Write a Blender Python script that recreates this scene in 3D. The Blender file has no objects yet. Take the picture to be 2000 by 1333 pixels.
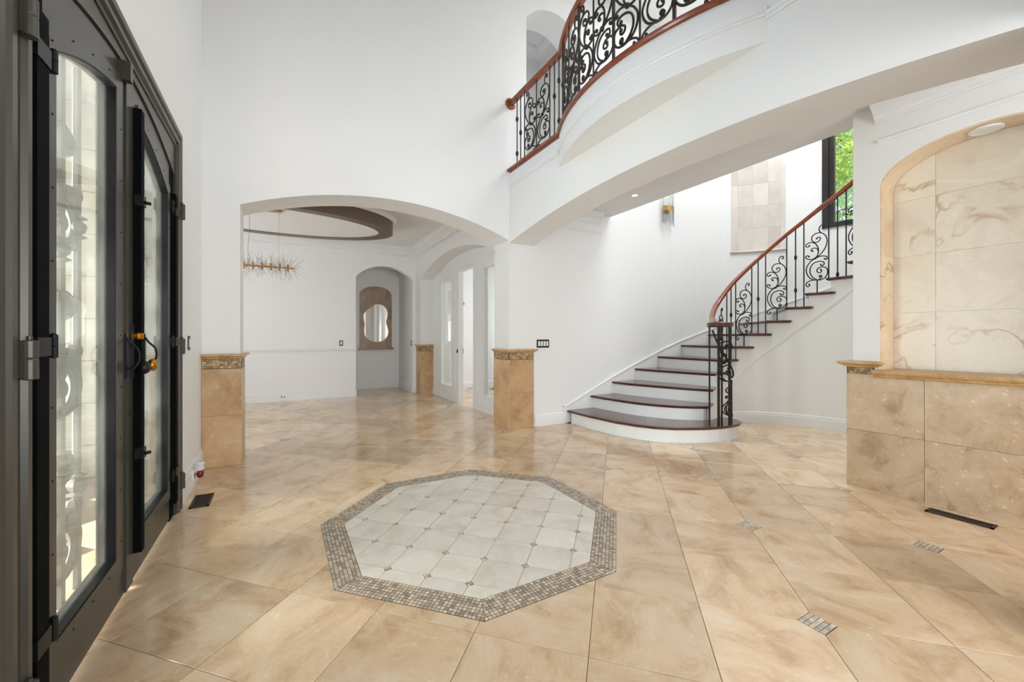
import bpy, bmesh, math, random
from math import sin, cos, pi, radians, sqrt, atan2, hypot
from mathutils import Vector, Matrix
from mathutils.geometry import tessellate_polygon

random.seed(7)
S = bpy.context.scene
COL = S.collection

# ------------------------------------------------------------------ camera
F_PX, CX, CY, CAM_H = 782.4, 975.3, 659.6, 1.25
YAW = pi / 4 - 0.2858
cam_d = bpy.data.cameras.new('camera')
cam = bpy.data.objects.new('camera', cam_d)
COL.objects.link(cam)
cam.location = (0, 0, CAM_H)
cam.rotation_euler = (pi / 2, 0, -YAW)
cam_d.sensor_width = 36.0
cam_d.lens = 36.0 * F_PX / 2000
cam_d.shift_x = (1000 - CX) / 2000
cam_d.shift_y = -(666.5 - CY) / 2000
cam_d.clip_start = 0.02
S.camera = cam

# ------------------------------------------------------------------ world, lights, exposure
S.view_settings.view_transform = 'Standard'
S.view_settings.look = 'None'
S.view_settings.gamma = 1
S.view_settings.use_curve_mapping = False
S.view_settings.exposure = 0.06
w = bpy.data.worlds.new('world')
S.world = w
w.use_nodes = True
wn = w.node_tree
bg = wn.nodes['Background']
sky = wn.nodes.new('ShaderNodeTexSky')
sky.sky_type = 'NISHITA'
sky.sun_disc = False
sky.sun_elevation = radians(50)
sky.sun_rotation = radians(200)
sky.dust_density = 2.0
wn.links.new(sky.outputs[0], bg.inputs[0])
bg.inputs[1].default_value = 0.45


def area(name, loc, target, sx, sy, watts, col=(1, 1, 1)):
    d = bpy.data.lights.new(name, 'AREA')
    d.shape = 'RECTANGLE'
    d.size, d.size_y, d.energy, d.color = sx, sy, watts, col
    o = bpy.data.objects.new(name, d)
    COL.objects.link(o)
    o.location = loc
    o.rotation_euler = (Vector(target) - Vector(loc)).to_track_quat('-Z', 'Y').to_euler()
    return o


FILL_TINT = (0.915, 0.963, 1.0)  # cool tint of the added lamps, set against warm floor bounce
area('fill_at_high_window', (-0.80, 2.5, 5.0), (3, 2.5, 4.2), 2.0, 1.9, 1, FILL_TINT)  # added lamp standing in for daylight at the high window
area('fill_foyer_top', (0.9, 2.4, 6.40), (0.9, 2.4, 0), 2.6, 3.4, 1, FILL_TINT)  # added overhead fill, no fixture is modelled here
area('fill_behind_camera', (1.2, -3.8, 1.6), (1.2, 0, 2.7), 5.0, 2.6, 335, FILL_TINT)  # added fill from behind the camera, wall_rear has no window
area('fill_dining_upward', (-3.6, 7.0, 0.8), (-2.6, 7.0, 2.9), 3.0, 1.4, 95, FILL_TINT)  # added low lamp aimed up to brighten the dining ceiling
area('fill_study', (5.9, 7.2, 1.7), (3, 7.2, 1.4), 2.6, 2.0, 62, FILL_TINT)  # invented source that brightens the study, its walls are solid
area('fill_stairwell_top', (5.7, 2.5, 6.40), (5.7, 2.5, 0), 2.2, 2.6, 145.5, FILL_TINT)  # unseen overhead lamp added to light the stair walls
area('fill_hall', (6.6, -3.6, 1.5), (4.6, 1.0, 2.3), 2.6, 2.2, 76.1, FILL_TINT)  # added lamp lifting the hall soffit and under-stair wall, no window there
area('fill_porch', (-2.4, 2.5, 1.3), (0, 2.6, 1.8), 1.8, 2.2, 630, FILL_TINT)  # strong lamp added outside, shining in through the door glass
area('fill_upper_room', (2.4, 5.45, 4.6), (3.6, 5.5, 5.2), 0.5, 1.2, 5, FILL_TINT)  # weak lamp added for the upstairs room, no window behind it

sun_d = bpy.data.lights.new('sun', 'SUN'); sun_d.energy = 7.0; sun_d.angle = 0.01; sun_d.color = (1, 0.96, 0.88)
sun = bpy.data.objects.new('sun', sun_d); COL.objects.link(sun)
sun.rotation_euler = Vector((0.0, 0.8, -1.0)).to_track_quat('-Z', 'Y').to_euler()

# ------------------------------------------------------------------ materials
def lin(c):
    return tuple(((v / 255) / 12.92 if v <= 10 else (((v / 255) + 0.055) / 1.055) ** 2.4) for v in c) + (1,)


def new_mat(name):
    m = bpy.data.materials.new(name)
    m.use_nodes = True
    nt = m.node_tree
    return m, nt, nt.nodes['Principled BSDF']


def plain(name, rgb, rough=0.5, metal=0.0, spec=0.5, bump=0.0, bscale=60, coat=0.0):
    m, nt, b = new_mat(name)
    b.inputs['Base Color'].default_value = lin(rgb)
    b.inputs['Roughness'].default_value = rough
    b.inputs['Metallic'].default_value = metal
    b.inputs['Specular IOR Level'].default_value = spec
    b.inputs['Coat Weight'].default_value = coat
    b.inputs['Coat Roughness'].default_value = 0.08
    tc = nt.nodes.new('ShaderNodeTexCoord')
    n = nt.nodes.new('ShaderNodeTexNoise')
    n.inputs['Scale'].default_value = bscale
    n.inputs['Detail'].default_value = 3
    nt.links.new(tc.outputs['Object'], n.inputs['Vector'])
    hs = nt.nodes.new('ShaderNodeMixRGB')
    hs.blend_type = 'MULTIPLY'
    hs.inputs[0].default_value = 0.06
    hs.inputs[1].default_value = lin(rgb)
    nt.links.new(n.outputs['Fac'], hs.inputs[2])
    nt.links.new(hs.outputs[0], b.inputs['Base Color'])
    if bump:
        bp = nt.nodes.new('ShaderNodeBump')
        bp.inputs['Strength'].default_value = bump
        bp.inputs['Distance'].default_value = 0.003
        nt.links.new(n.outputs['Fac'], bp.inputs['Height'])
        nt.links.new(bp.outputs[0], b.inputs['Normal'])
    return m


def stone(name, c_lo, c_mid, c_hi, scale=2.2, rough=0.2, stretch=(1, 1, 1), rand=0.25, pits=0.0, veins=None, vscale=1.3, coat=0.0, attr=None, spec=0.5):
    """Cloudy polished stone; each object gets its own offset and brightness."""
    m, nt, b = new_mat(name)
    N, K = nt.nodes.new, nt.links.new
    tc = N('ShaderNodeTexCoord')
    oi = N('ShaderNodeObjectInfo')
    vm = N('ShaderNodeVectorMath'); vm.operation = 'MULTIPLY_ADD'
    cb = N('ShaderNodeCombineXYZ')
    mu = N('ShaderNodeMath'); mu.operation = 'MULTIPLY'; mu.inputs[1].default_value = 37.0
    K(oi.outputs['Random'], mu.inputs[0])
    for k in range(3):
        K(mu.outputs[0], cb.inputs[k])
    vm.inputs[1].default_value = stretch
    K(tc.outputs['Object'], vm.inputs[0]); K(cb.outputs[0], vm.inputs[2])
    n1 = N('ShaderNodeTexNoise'); n1.inputs['Scale'].default_value = scale
    n1.inputs['Detail'].default_value = 7; n1.inputs['Roughness'].default_value = 0.62; n1.inputs['Distortion'].default_value = 0.6
    K(vm.outputs[0], n1.inputs['Vector'])
    cr = N('ShaderNodeValToRGB')
    e = cr.color_ramp.elements
    e[0].position, e[0].color = 0.30, lin(c_lo)
    e[1].position, e[1].color = 0.72, lin(c_hi)
    x = cr.color_ramp.elements.new(0.50); x.color = lin(c_mid)
    K(n1.outputs['Fac'], cr.inputs['Fac'])
    out = cr.outputs[0]
    n2 = N('ShaderNodeTexNoise'); n2.inputs['Scale'].default_value = scale * 14; n2.inputs['Detail'].default_value = 4
    K(vm.outputs[0], n2.inputs['Vector'])
    mx = N('ShaderNodeMixRGB'); mx.blend_type = 'OVERLAY'; mx.inputs[0].default_value = 0.16
    K(out, mx.inputs[1]); K(n2.outputs['Fac'], mx.inputs[2])
    out = mx.outputs[0]
    if veins:
        wv = N('ShaderNodeTexNoise'); wv.inputs['Scale'].default_value = vscale; wv.inputs['Detail'].default_value = 5
        wv.inputs['Distortion'].default_value = 1.2; wv.inputs['Roughness'].default_value = 0.5
        K(vm.outputs[0], wv.inputs['Vector'])
        s1 = N('ShaderNodeMath'); s1.operation = 'SUBTRACT'; s1.inputs[1].default_value = 0.5
        a1 = N('ShaderNodeMath'); a1.operation = 'ABSOLUTE'
        K(wv.outputs['Fac'], s1.inputs[0]); K(s1.outputs[0], a1.inputs[0])
        r2 = N('ShaderNodeValToRGB')
        r2.color_ramp.elements[0].position = 0.0; r2.color_ramp.elements[0].color = (1, 1, 1, 1)
        r2.color_ramp.elements[1].position = 0.022; r2.color_ramp.elements[1].color = (0, 0, 0, 1)
        K(a1.outputs[0], r2.inputs['Fac'])
        gate = N('ShaderNodeTexNoise'); gate.inputs['Scale'].default_value = vscale * 1.3
        K(vm.outputs[0], gate.inputs['Vector'])
        gr = N('ShaderNodeValToRGB'); gr.color_ramp.elements[0].position = 0.46; gr.color_ramp.elements[1].position = 0.62
        K(gate.outputs['Fac'], gr.inputs['Fac'])
        g2 = N('ShaderNodeMath'); g2.operation = 'MULTIPLY'
        K(r2.outputs[0], g2.inputs[0]); K(gr.outputs[0], g2.inputs[1])
        g3 = N('ShaderNodeMath'); g3.operation = 'MULTIPLY'; g3.inputs[1].default_value = 0.75
        K(g2.outputs[0], g3.inputs[0])
        mv = N('ShaderNodeMixRGB'); mv.inputs[2].default_value = lin(veins)
        K(g3.outputs[0], mv.inputs[0]); K(out, mv.inputs[1])
        out = mv.outputs[0]
    if pits:
        vo = N('ShaderNodeTexNoise'); vo.inputs['Scale'].default_value = scale * 5; vo.inputs['Detail'].default_value = 8; vo.inputs['Roughness'].default_value = 0.75
        K(vm.outputs[0], vo.inputs['Vector'])
        pr = N('ShaderNodeValToRGB')
        pr.color_ramp.elements[0].position = 0.585; pr.color_ramp.elements[0].color = (0, 0, 0, 1)
        pr.color_ramp.elements[1].position = 0.66; pr.color_ramp.elements[1].color = (1, 1, 1, 1)
        K(vo.outputs['Fac'], pr.inputs['Fac'])
        pm = N('ShaderNodeMath'); pm.operation = 'MULTIPLY'; pm.inputs[1].default_value = pits
        K(pr.outputs[0], pm.inputs[0])
        mp = N('ShaderNodeMixRGB'); mp.inputs[2].default_value = lin(tuple(min(255, int(c * 1.12) + 8) for c in c_hi))
        K(pm.outputs[0], mp.inputs[0]); K(out, mp.inputs[1])
        out = mp.outputs[0]
    # brightness of the piece
    mr = N('ShaderNodeMapRange')
    mr.inputs['To Min'].default_value = 1 - rand; mr.inputs['To Max'].default_value = 1 + rand * 0.45
    if attr:
        at = N('ShaderNodeAttribute'); at.attribute_name = attr
        K(at.outputs['Fac'], mr.inputs['Value'])
    else:
        K(oi.outputs['Random'], mr.inputs['Value'])
    bc = N('ShaderNodeMixRGB'); bc.blend_type = 'MULTIPLY'; bc.inputs[0].default_value = 1.0
    K(out, bc.inputs[1]); K(mr.outputs[0], bc.inputs[2])
    K(bc.outputs[0], b.inputs['Base Color'])
    rr = N('ShaderNodeMapRange'); rr.inputs['To Min'].default_value = rough * 0.7; rr.inputs['To Max'].default_value = rough * 1.4
    K(n1.outputs['Fac'], rr.inputs['Value']); K(rr.outputs[0], b.inputs['Roughness'])
    b.inputs['Coat Weight'].default_value = coat
    b.inputs['Specular IOR Level'].default_value = spec
    return m


def wood(name, c1, c2, rough=0.25, stretch=(3, 3, 40)):
    m, nt, b = new_mat(name)
    N, K = nt.nodes.new, nt.links.new
    tc = N('ShaderNodeTexCoord'); mp = N('ShaderNodeMapping'); mp.inputs['Scale'].default_value = stretch
    K(tc.outputs['Object'], mp.inputs[0])
    n = N('ShaderNodeTexNoise'); n.inputs['Scale'].default_value = 3; n.inputs['Detail'].default_value = 5; n.inputs['Distortion'].default_value = 1.0
    K(mp.outputs[0], n.inputs['Vector'])
    r = N('ShaderNodeValToRGB'); r.color_ramp.elements[0].position = 0.3; r.color_ramp.elements[1].position = 0.7
    r.color_ramp.elements[0].color = lin(c1); r.color_ramp.elements[1].color = lin(c2)
    K(n.outputs['Fac'], r.inputs['Fac']); K(r.outputs[0], b.inputs['Base Color'])
    b.inputs['Roughness'].default_value = rough
    b.inputs['Coat Weight'].default_value = 0.3
    b.inputs['Coat Roughness'].default_value = 0.1
    return m


def glass(name, tint=(0.93, 0.95, 0.93), frost=0.0, gl=0.05, f0=1.5):
    m, nt, b = new_mat(name)
    nt.nodes.remove(b)
    N, K = nt.nodes.new, nt.links.new
    out = nt.nodes['Material Output']
    tr = N('ShaderNodeBsdfTransparent'); tr.inputs[0].default_value = (*tint, 1)
    g = N('ShaderNodeBsdfGlossy'); g.inputs['Roughness'].default_value = 0.01
    lw = N('ShaderNodeLayerWeight'); lw.inputs[0].default_value = 0.5
    pw = N('ShaderNodeMath'); pw.operation = 'POWER'; pw.inputs[1].default_value = 4.0
    r0 = ((f0 - 1) / (f0 + 1)) ** 2
    ma = N('ShaderNodeMath'); ma.operation = 'MULTIPLY_ADD'; ma.inputs[1].default_value = 1 - r0; ma.inputs[2].default_value = r0
    K(lw.outputs['Facing'], pw.inputs[0]); K(pw.outputs[0], ma.inputs[0])
    mx = N('ShaderNodeMixShader')
    K(ma.outputs[0], mx.inputs[0]); K(tr.outputs[0], mx.inputs[1]); K(g.outputs[0], mx.inputs[2])
    last = mx.outputs[0]
    if frost:
        d = N('ShaderNodeBsdfDiffuse'); d.inputs[0].default_value = (0.85, 0.85, 0.8, 1)
        m2 = N('ShaderNodeMixShader'); m2.inputs[0].default_value = frost
        K(last, m2.inputs[1]); K(d.outputs[0], m2.inputs[2]); last = m2.outputs[0]
    K(last, out.inputs['Surface'])
    return m


M = {}
M['wall'] = plain('white_wall_paint', (242, 241, 239), 0.55, bscale=300, bump=0.04)
M['trim'] = plain('white_trim_paint', (242, 242, 241), 0.3, bscale=200)
M['ceil'] = plain('ceiling_paint', (242, 241, 238), 0.7, bscale=300)
M['floor'] = stone('polished_travertine', (200, 163, 126), (228, 197, 162), (238, 215, 186), scale=3.2, rough=0.13, stretch=(1, 1.6, 1), rand=0.20, pits=0.35, spec=0.62)
M['medal'] = stone('ivory_marble', (212, 201, 185), (226, 217, 203), (234, 227, 216), scale=4, rough=0.17, rand=0.08, spec=0.55)
M['grout'] = plain('dark_grout', (92, 76, 60), 0.8)
M['grout2'] = plain('mosaic_grout', (88, 76, 62), 0.8)
M['mosaic'] = stone('mosaic_stone', (190, 168, 142), (206, 188, 165), (220, 206, 188), scale=30, rough=0.3, rand=0.5, attr='shade')
M['mosaic_w'] = stone('mosaic_insert_stone', (196, 176, 152), (220, 205, 186), (232, 221, 206), scale=30, rough=0.3, rand=0.3, attr='shade')
M['mosaic_b'] = stone('mosaic_band_stone', (150, 112, 68), (196, 162, 114), (224, 200, 158), scale=40, rough=0.35, rand=0.6, attr='shade')
M['ped'] = stone('gold_travertine', (176, 136, 92), (202, 165, 120), (216, 184, 142), scale=3.0, rough=0.3, rand=0.14, pits=0.45)
M['cap'] = stone('gold_stone_moulding', (186, 140, 90), (208, 168, 116), (222, 186, 138), scale=12, rough=0.35, rand=0.08)
M['wains'] = stone('mottled_travertine', (176, 145, 113), (205, 177, 145), (220, 196, 167), scale=5.5, rough=0.28, stretch=(1, 1, 1), rand=0.08, pits=0.8)
M['marble'] = stone('cream_marble', (222, 209, 188), (232, 221, 203), (238, 229, 214), scale=1.8, rough=0.26, rand=0.05, veins=(178, 138, 92), vscale=1.5, spec=0.4)
M['peach'] = stone('peach_marble', (222, 190, 154), (230, 203, 170), (236, 212, 182), scale=2.6, rough=0.14, rand=0.08, veins=(168, 122, 80), vscale=2.0)
M['panel'] = stone('pale_stone_panel', (211, 200, 188), (221, 211, 201), (228, 219, 210), scale=3, rough=0.3, rand=0.12)
M['alcove'] = stone('tan_stone_panel', (148, 124, 98), (170, 145, 118), (186, 163, 136), scale=3.2, rough=0.3, rand=0.08)
M['rail'] = wood('cherry_handrail', (112, 44, 12), (154, 74, 27), 0.22)
M['tread'] = wood('dark_mahogany', (62, 26, 18), (92, 42, 28), 0.2, (12, 3, 8))
M['iron'] = plain('wrought_iron', (30, 27, 25), 0.45, 0.4, bscale=120, bump=0.1)
M['iron2'] = plain('bronzed_iron', (56, 48, 41), 0.42, 0.4, bscale=120, bump=0.1)
M['door'] = plain('bronze_door_paint', (74, 70, 62), 0.34, 0.25, bscale=150, bump=0.05)
M['black'] = plain('black_gloss_metal', (14, 14, 16), 0.38, 0.0, 0.3)
M['gasket'] = plain('black_gasket', (9, 10, 12), 0.7, 0.0, 0.06)
M['brass'] = plain('aged_brass', (190, 130, 40), 0.3, 1.0)
M['gold'] = plain('gold_metal', (196, 150, 92), 0.28, 1.0)
M['wire'] = plain('thin_gold_wire', (150, 130, 110), 0.4, 0.6)
M['ring'] = plain('taupe_ring_paint', (112, 96, 80), 0.4, 0.0, bscale=80)
M['plate'] = plain('black_switch_plate', (22, 22, 22), 0.4)
M['rocker'] = plain('white_rocker', (235, 235, 232), 0.35)
M['vent'] = plain('dark_bronze_vent', (52, 44, 36), 0.4, 0.5)
M['hole'] = plain('vent_shade_black', (10, 9, 8), 0.9)
M['glass'] = glass('clear_glass')
M['doorglass'] = glass('door_glass', (0.88, 0.90, 0.86), 0.10, f0=1.7)
M['crystal'] = glass('crystal_rod_glass', (0.78, 0.79, 0.80), 0.12, f0=1.8)
M['grille'] = plain('backlit_grille_grey', (122, 118, 110), 0.5)  # grey toned for how the iron looks backlit from outdoors
M['porch'] = stone('darkened_porch_stone', (128, 120, 106), (150, 142, 128), (166, 158, 144), scale=5, rough=0.7, rand=0.1)  # stone colour darkened to offset the strong lamp outside the door
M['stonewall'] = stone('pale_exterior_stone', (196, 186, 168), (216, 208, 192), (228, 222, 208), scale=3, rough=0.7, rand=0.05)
M['winframe'] = plain('dark_window_frame', (40, 32, 26), 0.3)
M['red'] = plain('red_oil', (120, 12, 16), 0.15)
M['clearplastic'] = plain('white_plastic', (232, 232, 232), 0.25)
M['leaf'] = plain('tree_leaf', (150, 178, 84), 0.5)
_nt = M['leaf'].node_tree
_tl = _nt.nodes.new('ShaderNodeBsdfTranslucent'); _tl.inputs[0].default_value = lin((196, 214, 110))
_mx = _nt.nodes.new('ShaderNodeMixShader'); _mx.inputs[0].default_value = 0.5
_nt.links.new(_nt.nodes['Principled BSDF'].outputs[0], _mx.inputs[1]); _nt.links.new(_tl.outputs[0], _mx.inputs[2])
_nt.links.new(_mx.outputs[0], _nt.nodes['Material Output'].inputs['Surface'])
M['lawn'] = plain('lawn_green', (96, 120, 60), 0.8)
M['bark'] = plain('tree_bark', (92, 72, 54), 0.8)
M['mirror'] = plain('mirror_silver', (240, 240, 238), 0.01, 1.0)
mm, nt_, b_ = new_mat('lit_bulb'); b_.inputs['Emission Color'].default_value = (1, 0.95, 0.88, 1); b_.inputs['Emission Strength'].default_value = 12
M['bulb'] = mm

# ------------------------------------------------------------------ mesh helpers
OFF = {}


def link(me, name, mat, parent=None, smooth=False):
    o = bpy.data.objects.new(name, me)
    COL.objects.link(o)
    if mat is not None and len(me.materials) == 0:
        me.materials.append(M[mat] if isinstance(mat, str) else mat)
    if smooth:
        me.polygons.foreach_set('use_smooth', [True] * len(me.polygons))
    if parent is not None:
        off = OFF.get(parent.name, Vector((0, 0, 0)))
        o.parent = parent
        if off.length > 0:
            me.transform(Matrix.Translation(-off))
        OFF[o.name] = off
    return o


class MB:
    def __init__(s):
        s.v, s.f, s.sh = [], [], []

    def add(s, vs, fs, shade=None):
        b = len(s.v)
        s.v += [tuple(p) for p in vs]
        s.f += [tuple(i + b for i in f) for f in fs]
        s.sh += [shade if shade is not None else 0.5] * len(fs)
        return s

    def box(s, x0, x1, y0, y1, z0, z1, shade=None):
        x0, x1 = sorted((x0, x1)); y0, y1 = sorted((y0, y1)); z0, z1 = sorted((z0, z1))
        return s.add([(x0, y0, z0), (x1, y0, z0), (x1, y1, z0), (x0, y1, z0), (x0, y0, z1), (x1, y0, z1), (x1, y1, z1), (x0, y1, z1)],
                     [(0, 3, 2, 1), (4, 5, 6, 7), (0, 1, 5, 4), (1, 2, 6, 5), (2, 3, 7, 6), (3, 0, 4, 7)], shade)

    def tube(s, pts, r, n=6, caps=True, taper=None):
        pts = [Vector(p) for p in pts]
        b = len(s.v)
        k = len(pts)
        t0 = (pts[1] - pts[0]).normalized()
        up = Vector((0, 0, 1)) if abs(t0.z) < 0.9 else Vector((1, 0, 0))
        nrm = t0.cross(up).normalized()
        for i, p in enumerate(pts):
            t = (pts[min(i + 1, k - 1)] - pts[max(i - 1, 0)])
            if t.length < 1e-9:
                t = t0
            t.normalize()
            nrm = (nrm - t * nrm.dot(t))
            if nrm.length < 1e-6:
                nrm = t.cross(Vector((0.3, 0.5, 0.8)))
            nrm.normalize()
            bi = t.cross(nrm)
            rr = r if taper is None else taper[i]
            for j in range(n):
                a = 2 * pi * j / n + pi / n
                s.v.append(tuple(p + nrm * (rr * cos(a)) + bi * (rr * sin(a))))
        nf = 0
        for i in range(k - 1):
            for j in range(n):
                s.f.append((b + i * n + j, b + i * n + (j + 1) % n, b + (i + 1) * n + (j + 1) % n, b + (i + 1) * n + j)); nf += 1
        if caps:
            s.f.append(tuple(b + j for j in reversed(range(n)))); s.f.append(tuple(b + (k - 1) * n + j for j in range(n))); nf += 2
        s.sh += [0.5] * nf
        return s

    def ball(s, c, r, seg=8, rings=5, sz=1.0):
        b = len(s.v)
        c = Vector(c)
        s.v.append(tuple(c + Vector((0, 0, r * sz))))
        for i in range(1, rings):
            th = pi * i / rings
            for j in range(seg):
                a = 2 * pi * j / seg
                s.v.append(tuple(c + Vector((r * sin(th) * cos(a), r * sin(th) * sin(a), r * sz * cos(th)))))
        s.v.append(tuple(c - Vector((0, 0, r * sz))))
        nf = 0
        for j in range(seg):
            s.f.append((b, b + 1 + j, b + 1 + (j + 1) % seg)); nf += 1
        for i in range(rings - 2):
            for j in range(seg):
                q = b + 1 + i * seg
                s.f.append((q + j, q + seg + j, q + seg + (j + 1) % seg, q + (j + 1) % seg)); nf += 1
        e = len(s.v) - 1
        q = b + 1 + (rings - 2) * seg
        for j in range(seg):
            s.f.append((q + j, e, q + (j + 1) % seg)); nf += 1
        s.sh += [0.5] * nf
        return s

    def lathe(s, c, prof, axis='z', n=20):
        """prof [(r,h)] spun about an axis through c."""
        b = len(s.v)
        for r, h in prof:
            for j in range(n):
                a = 2 * pi * j / n
                p = {'z': (r * cos(a), r * sin(a), h), 'y': (r * cos(a), h, r * sin(a)), 'x': (h, r * cos(a), r * sin(a))}[axis]
                s.v.append((c[0] + p[0], c[1] + p[1], c[2] + p[2]))
        nf = 0
        for i in range(len(prof) - 1):
            for j in range(n):
                s.f.append((b + i * n + j, b + i * n + (j + 1) % n, b + (i + 1) * n + (j + 1) % n, b + (i + 1) * n + j)); nf += 1
        s.f.append(tuple(b + j for j in reversed(range(n)))); s.f.append(tuple(b + (len(prof) - 1) * n + j for j in range(n))); nf += 2
        s.sh += [0.5] * nf
        return s

    def mesh(s, name):
        me = bpy.data.meshes.new(name)
        me.from_pydata(s.v, [], s.f)
        bm = bmesh.new(); bm.from_mesh(me)
        bmesh.ops.recalc_face_normals(bm, faces=bm.faces)
        bm.to_mesh(me); bm.free()
        if any(q != 0.5 for q in s.sh) and len(s.sh) == len(me.polygons):
            at = me.attributes.new('shade', 'FLOAT', 'FACE')
            at.data.foreach_set('value', s.sh)
        return me

    def build(s, name, mat, parent=None, smooth=False):
        return link(s.mesh(name), name, mat, parent, smooth)


def P3(axis, a, b, d):
    return (d, a, b) if axis == 'X' else ((a, d, b) if axis == 'Y' else (a, b, d))


def extrude(mb, axis, outer, d0, d1, holes=()):
    loops = [outer] + list(holes)
    tri = tessellate_polygon([[Vector((p[0], p[1], 0)) for p in l] for l in loops])
    flat = [p for l in loops for p in l]
    n = len(flat)
    vs = [P3(axis, p[0], p[1], d0) for p in flat] + [P3(axis, p[0], p[1], d1) for p in flat]
    fs = [tuple(t) for t in tri] + [tuple(i + n for i in reversed(t)) for t in tri]
    k = 0
    for l in loops:
        m = len(l)
        for i in range(m):
            fs.append((k + i, k + (i + 1) % m, n + k + (i + 1) % m, n + k + i))
        k += m
    mb.add(vs, fs)
    return mb


def arch(a, b, spring, crown, n=24):
    """points along a segmental arch from (a,spring) to (b,spring)"""
    h = abs(b - a) / 2; r0 = crown - spring
    R = (h * h + r0 * r0) / (2 * r0)
    m = (a + b) / 2
    th = math.asin(h / R)
    sg = 1 if b > a else -1
    return [(m + sg * R * sin(-th + 2 * th * i / n), crown - R + R * cos(-th + 2 * th * i / n)) for i in range(n + 1)]


def ell_arch(a, b, spring, crown, n=28):
    m, h = (a + b) / 2, (b - a) / 2
    return [(m - h * cos(pi * i / n), spring + (crown - spring) * sin(pi * i / n)) for i in range(n + 1)]


def sweep(mb, path, prof, closed=False):
    """path [(x,y) or (x,y,z)], prof [(o,z)] closed outline; o is offset to the RIGHT of travel."""
    pts = [Vector((p[0], p[1], p[2] if len(p) > 2 else 0)) for p in path]
    k, n = len(pts), len(prof)
    b = len(mb.v)
    for i, p in enumerate(pts):
        if closed:
            d0 = (p - pts[i - 1]); d1 = (pts[(i + 1) % k] - p)
        else:
            d0 = p - pts[i - 1] if i > 0 else pts[1] - pts[0]
            d1 = pts[i + 1] - p if i < k - 1 else pts[-1] - pts[-2]
        d0 = Vector((d0.x, d0.y, 0)).normalized(); d1 = Vector((d1.x, d1.y, 0)).normalized()
        n0 = Vector((d0.y, -d0.x, 0)); n1 = Vector((d1.y, -d1.x, 0))
        m = n0 + n1
        m = m / max(0.25, (1 + n0.dot(n1)))
        for o, z in prof:
            mb.v.append(tuple(p + m * o + Vector((0, 0, z))))
    nf = 0
    rng = k if closed else k - 1
    for i in range(rng):
        q0, q1 = b + i * n, b + ((i + 1) % k) * n
        for j in range(n):
            mb.f.append((q0 + j, q0 + (j + 1) % n, q1 + (j + 1) % n, q1 + j)); nf += 1
    if not closed:
        mb.f.append(tuple(b + j for j in reversed(range(n)))); mb.f.append(tuple(b + (k - 1) * n + j for j in range(n))); nf += 2
    mb.sh += [0.5] * nf
    return mb


def crm(pts, sub=5):
    """Catmull-Rom through points (2D or 3D tuples)"""
    out = []
    k = len(pts)
    for i in range(k - 1):
        p0, p1, p2, p3 = pts[max(i - 1, 0)], pts[i], pts[i + 1], pts[min(i + 2, k - 1)]
        for s_ in range(sub):
            t = s_ / sub
            out.append(tuple(0.5 * (2 * b + (c - a) * t + (2 * a - 5 * b + 4 * c - d) * t * t + (3 * b - a - 3 * c + d) * t ** 3) for a, b, c, d in zip(p0, p1, p2, p3)))
    out.append(tuple(pts[-1]))
    return out


def clip(poly, edges):
    """convex clip: edges [(nx,ny,d)] keep nx*x+ny*y<=d"""
    for nx, ny, d in edges:
        res = []
        for i in range(len(poly)):
            a, b = poly[i - 1], poly[i]
            da, db = nx * a[0] + ny * a[1] - d, nx * b[0] + ny * b[1] - d
            if (da <= 0) != (db <= 0):
                t = da / (da - db)
                res.append((a[0] + (b[0] - a[0]) * t, a[1] + (b[1] - a[1]) * t))
            if db <= 0:
                res.append(b)
        poly = res
        if len(poly) < 3:
            return []
    return poly


def parea(p):
    return 0.5 * abs(sum(p[i - 1][0] * p[i][1] - p[i][0] * p[i - 1][1] for i in range(len(p))))


def tag(o, label=None, cat=None, group=None, kind=None):
    if label: o['label'] = label
    if cat: o['category'] = cat
    if group: o['group'] = group
    if kind: o['kind'] = kind
    return o


def thing(name, loc, label, cat, group=None, kind=None):
    o = bpy.data.objects.new(name, None)
    COL.objects.link(o)
    o.location = loc
    o.empty_display_size = 0.1
    OFF[o.name] = Vector(loc)
    return tag(o, label, cat, group, kind)


def struct(mb, name, mat, label, cat=None, smooth=False):
    o = mb.build(name, mat, None, smooth)
    return tag(o, label, cat or name.split('_')[0].split('.')[0], kind='structure')


# ================================================================== constants of the place
XL = -0.66             # face of the front-door wall
YA, YA2 = 4.69, 5.11   # arch wall faces
XB, XB2 = 2.71, 3.10   # beam wall faces
XN, XN2 = 4.26, 4.56   # niche wall faces
ZC = 6.5               # double-height ceiling
AXL, AXR = -0.352, 2.71
SCX, SCY = 5.48, 2.50  # centre of the stair
RI, RO = 1.05, 2.19    # inner string, outer wall
RIS = 0.187
YD = 8.95              # dining back wall
ZD = 3.26              # dining ceiling
XD, XG = 2.70, 3.02    # dining right wall, glass screen

# ================================================================== SHELL
fb = MB().box(-4.2, 8.4, -4.2, 10.6, -0.12, -0.004)
floor = struct(fb, 'floor', 'grout', 'polished travertine floor laid diagonally with thin dark joints')

# door wall (left) with door opening and high window
mb = MB()
DY0, DY1, DZ = 1.60, 3.665, 2.69
extrude(mb, 'X', [(-4, 0), (DY0, 0), (DY0, DZ), (DY1, DZ), (DY1, 0), (YA, 0), (YA, ZC), (-4, ZC)], XL, XL - 0.25,
        holes=[[(1.5, 4.0), (3.5, 4.0), (3.5, 6.0), (1.5, 6.0)]])
struct(mb, 'wall_left', 'wall', 'white wall around the dark double front door', 'wall')

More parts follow.
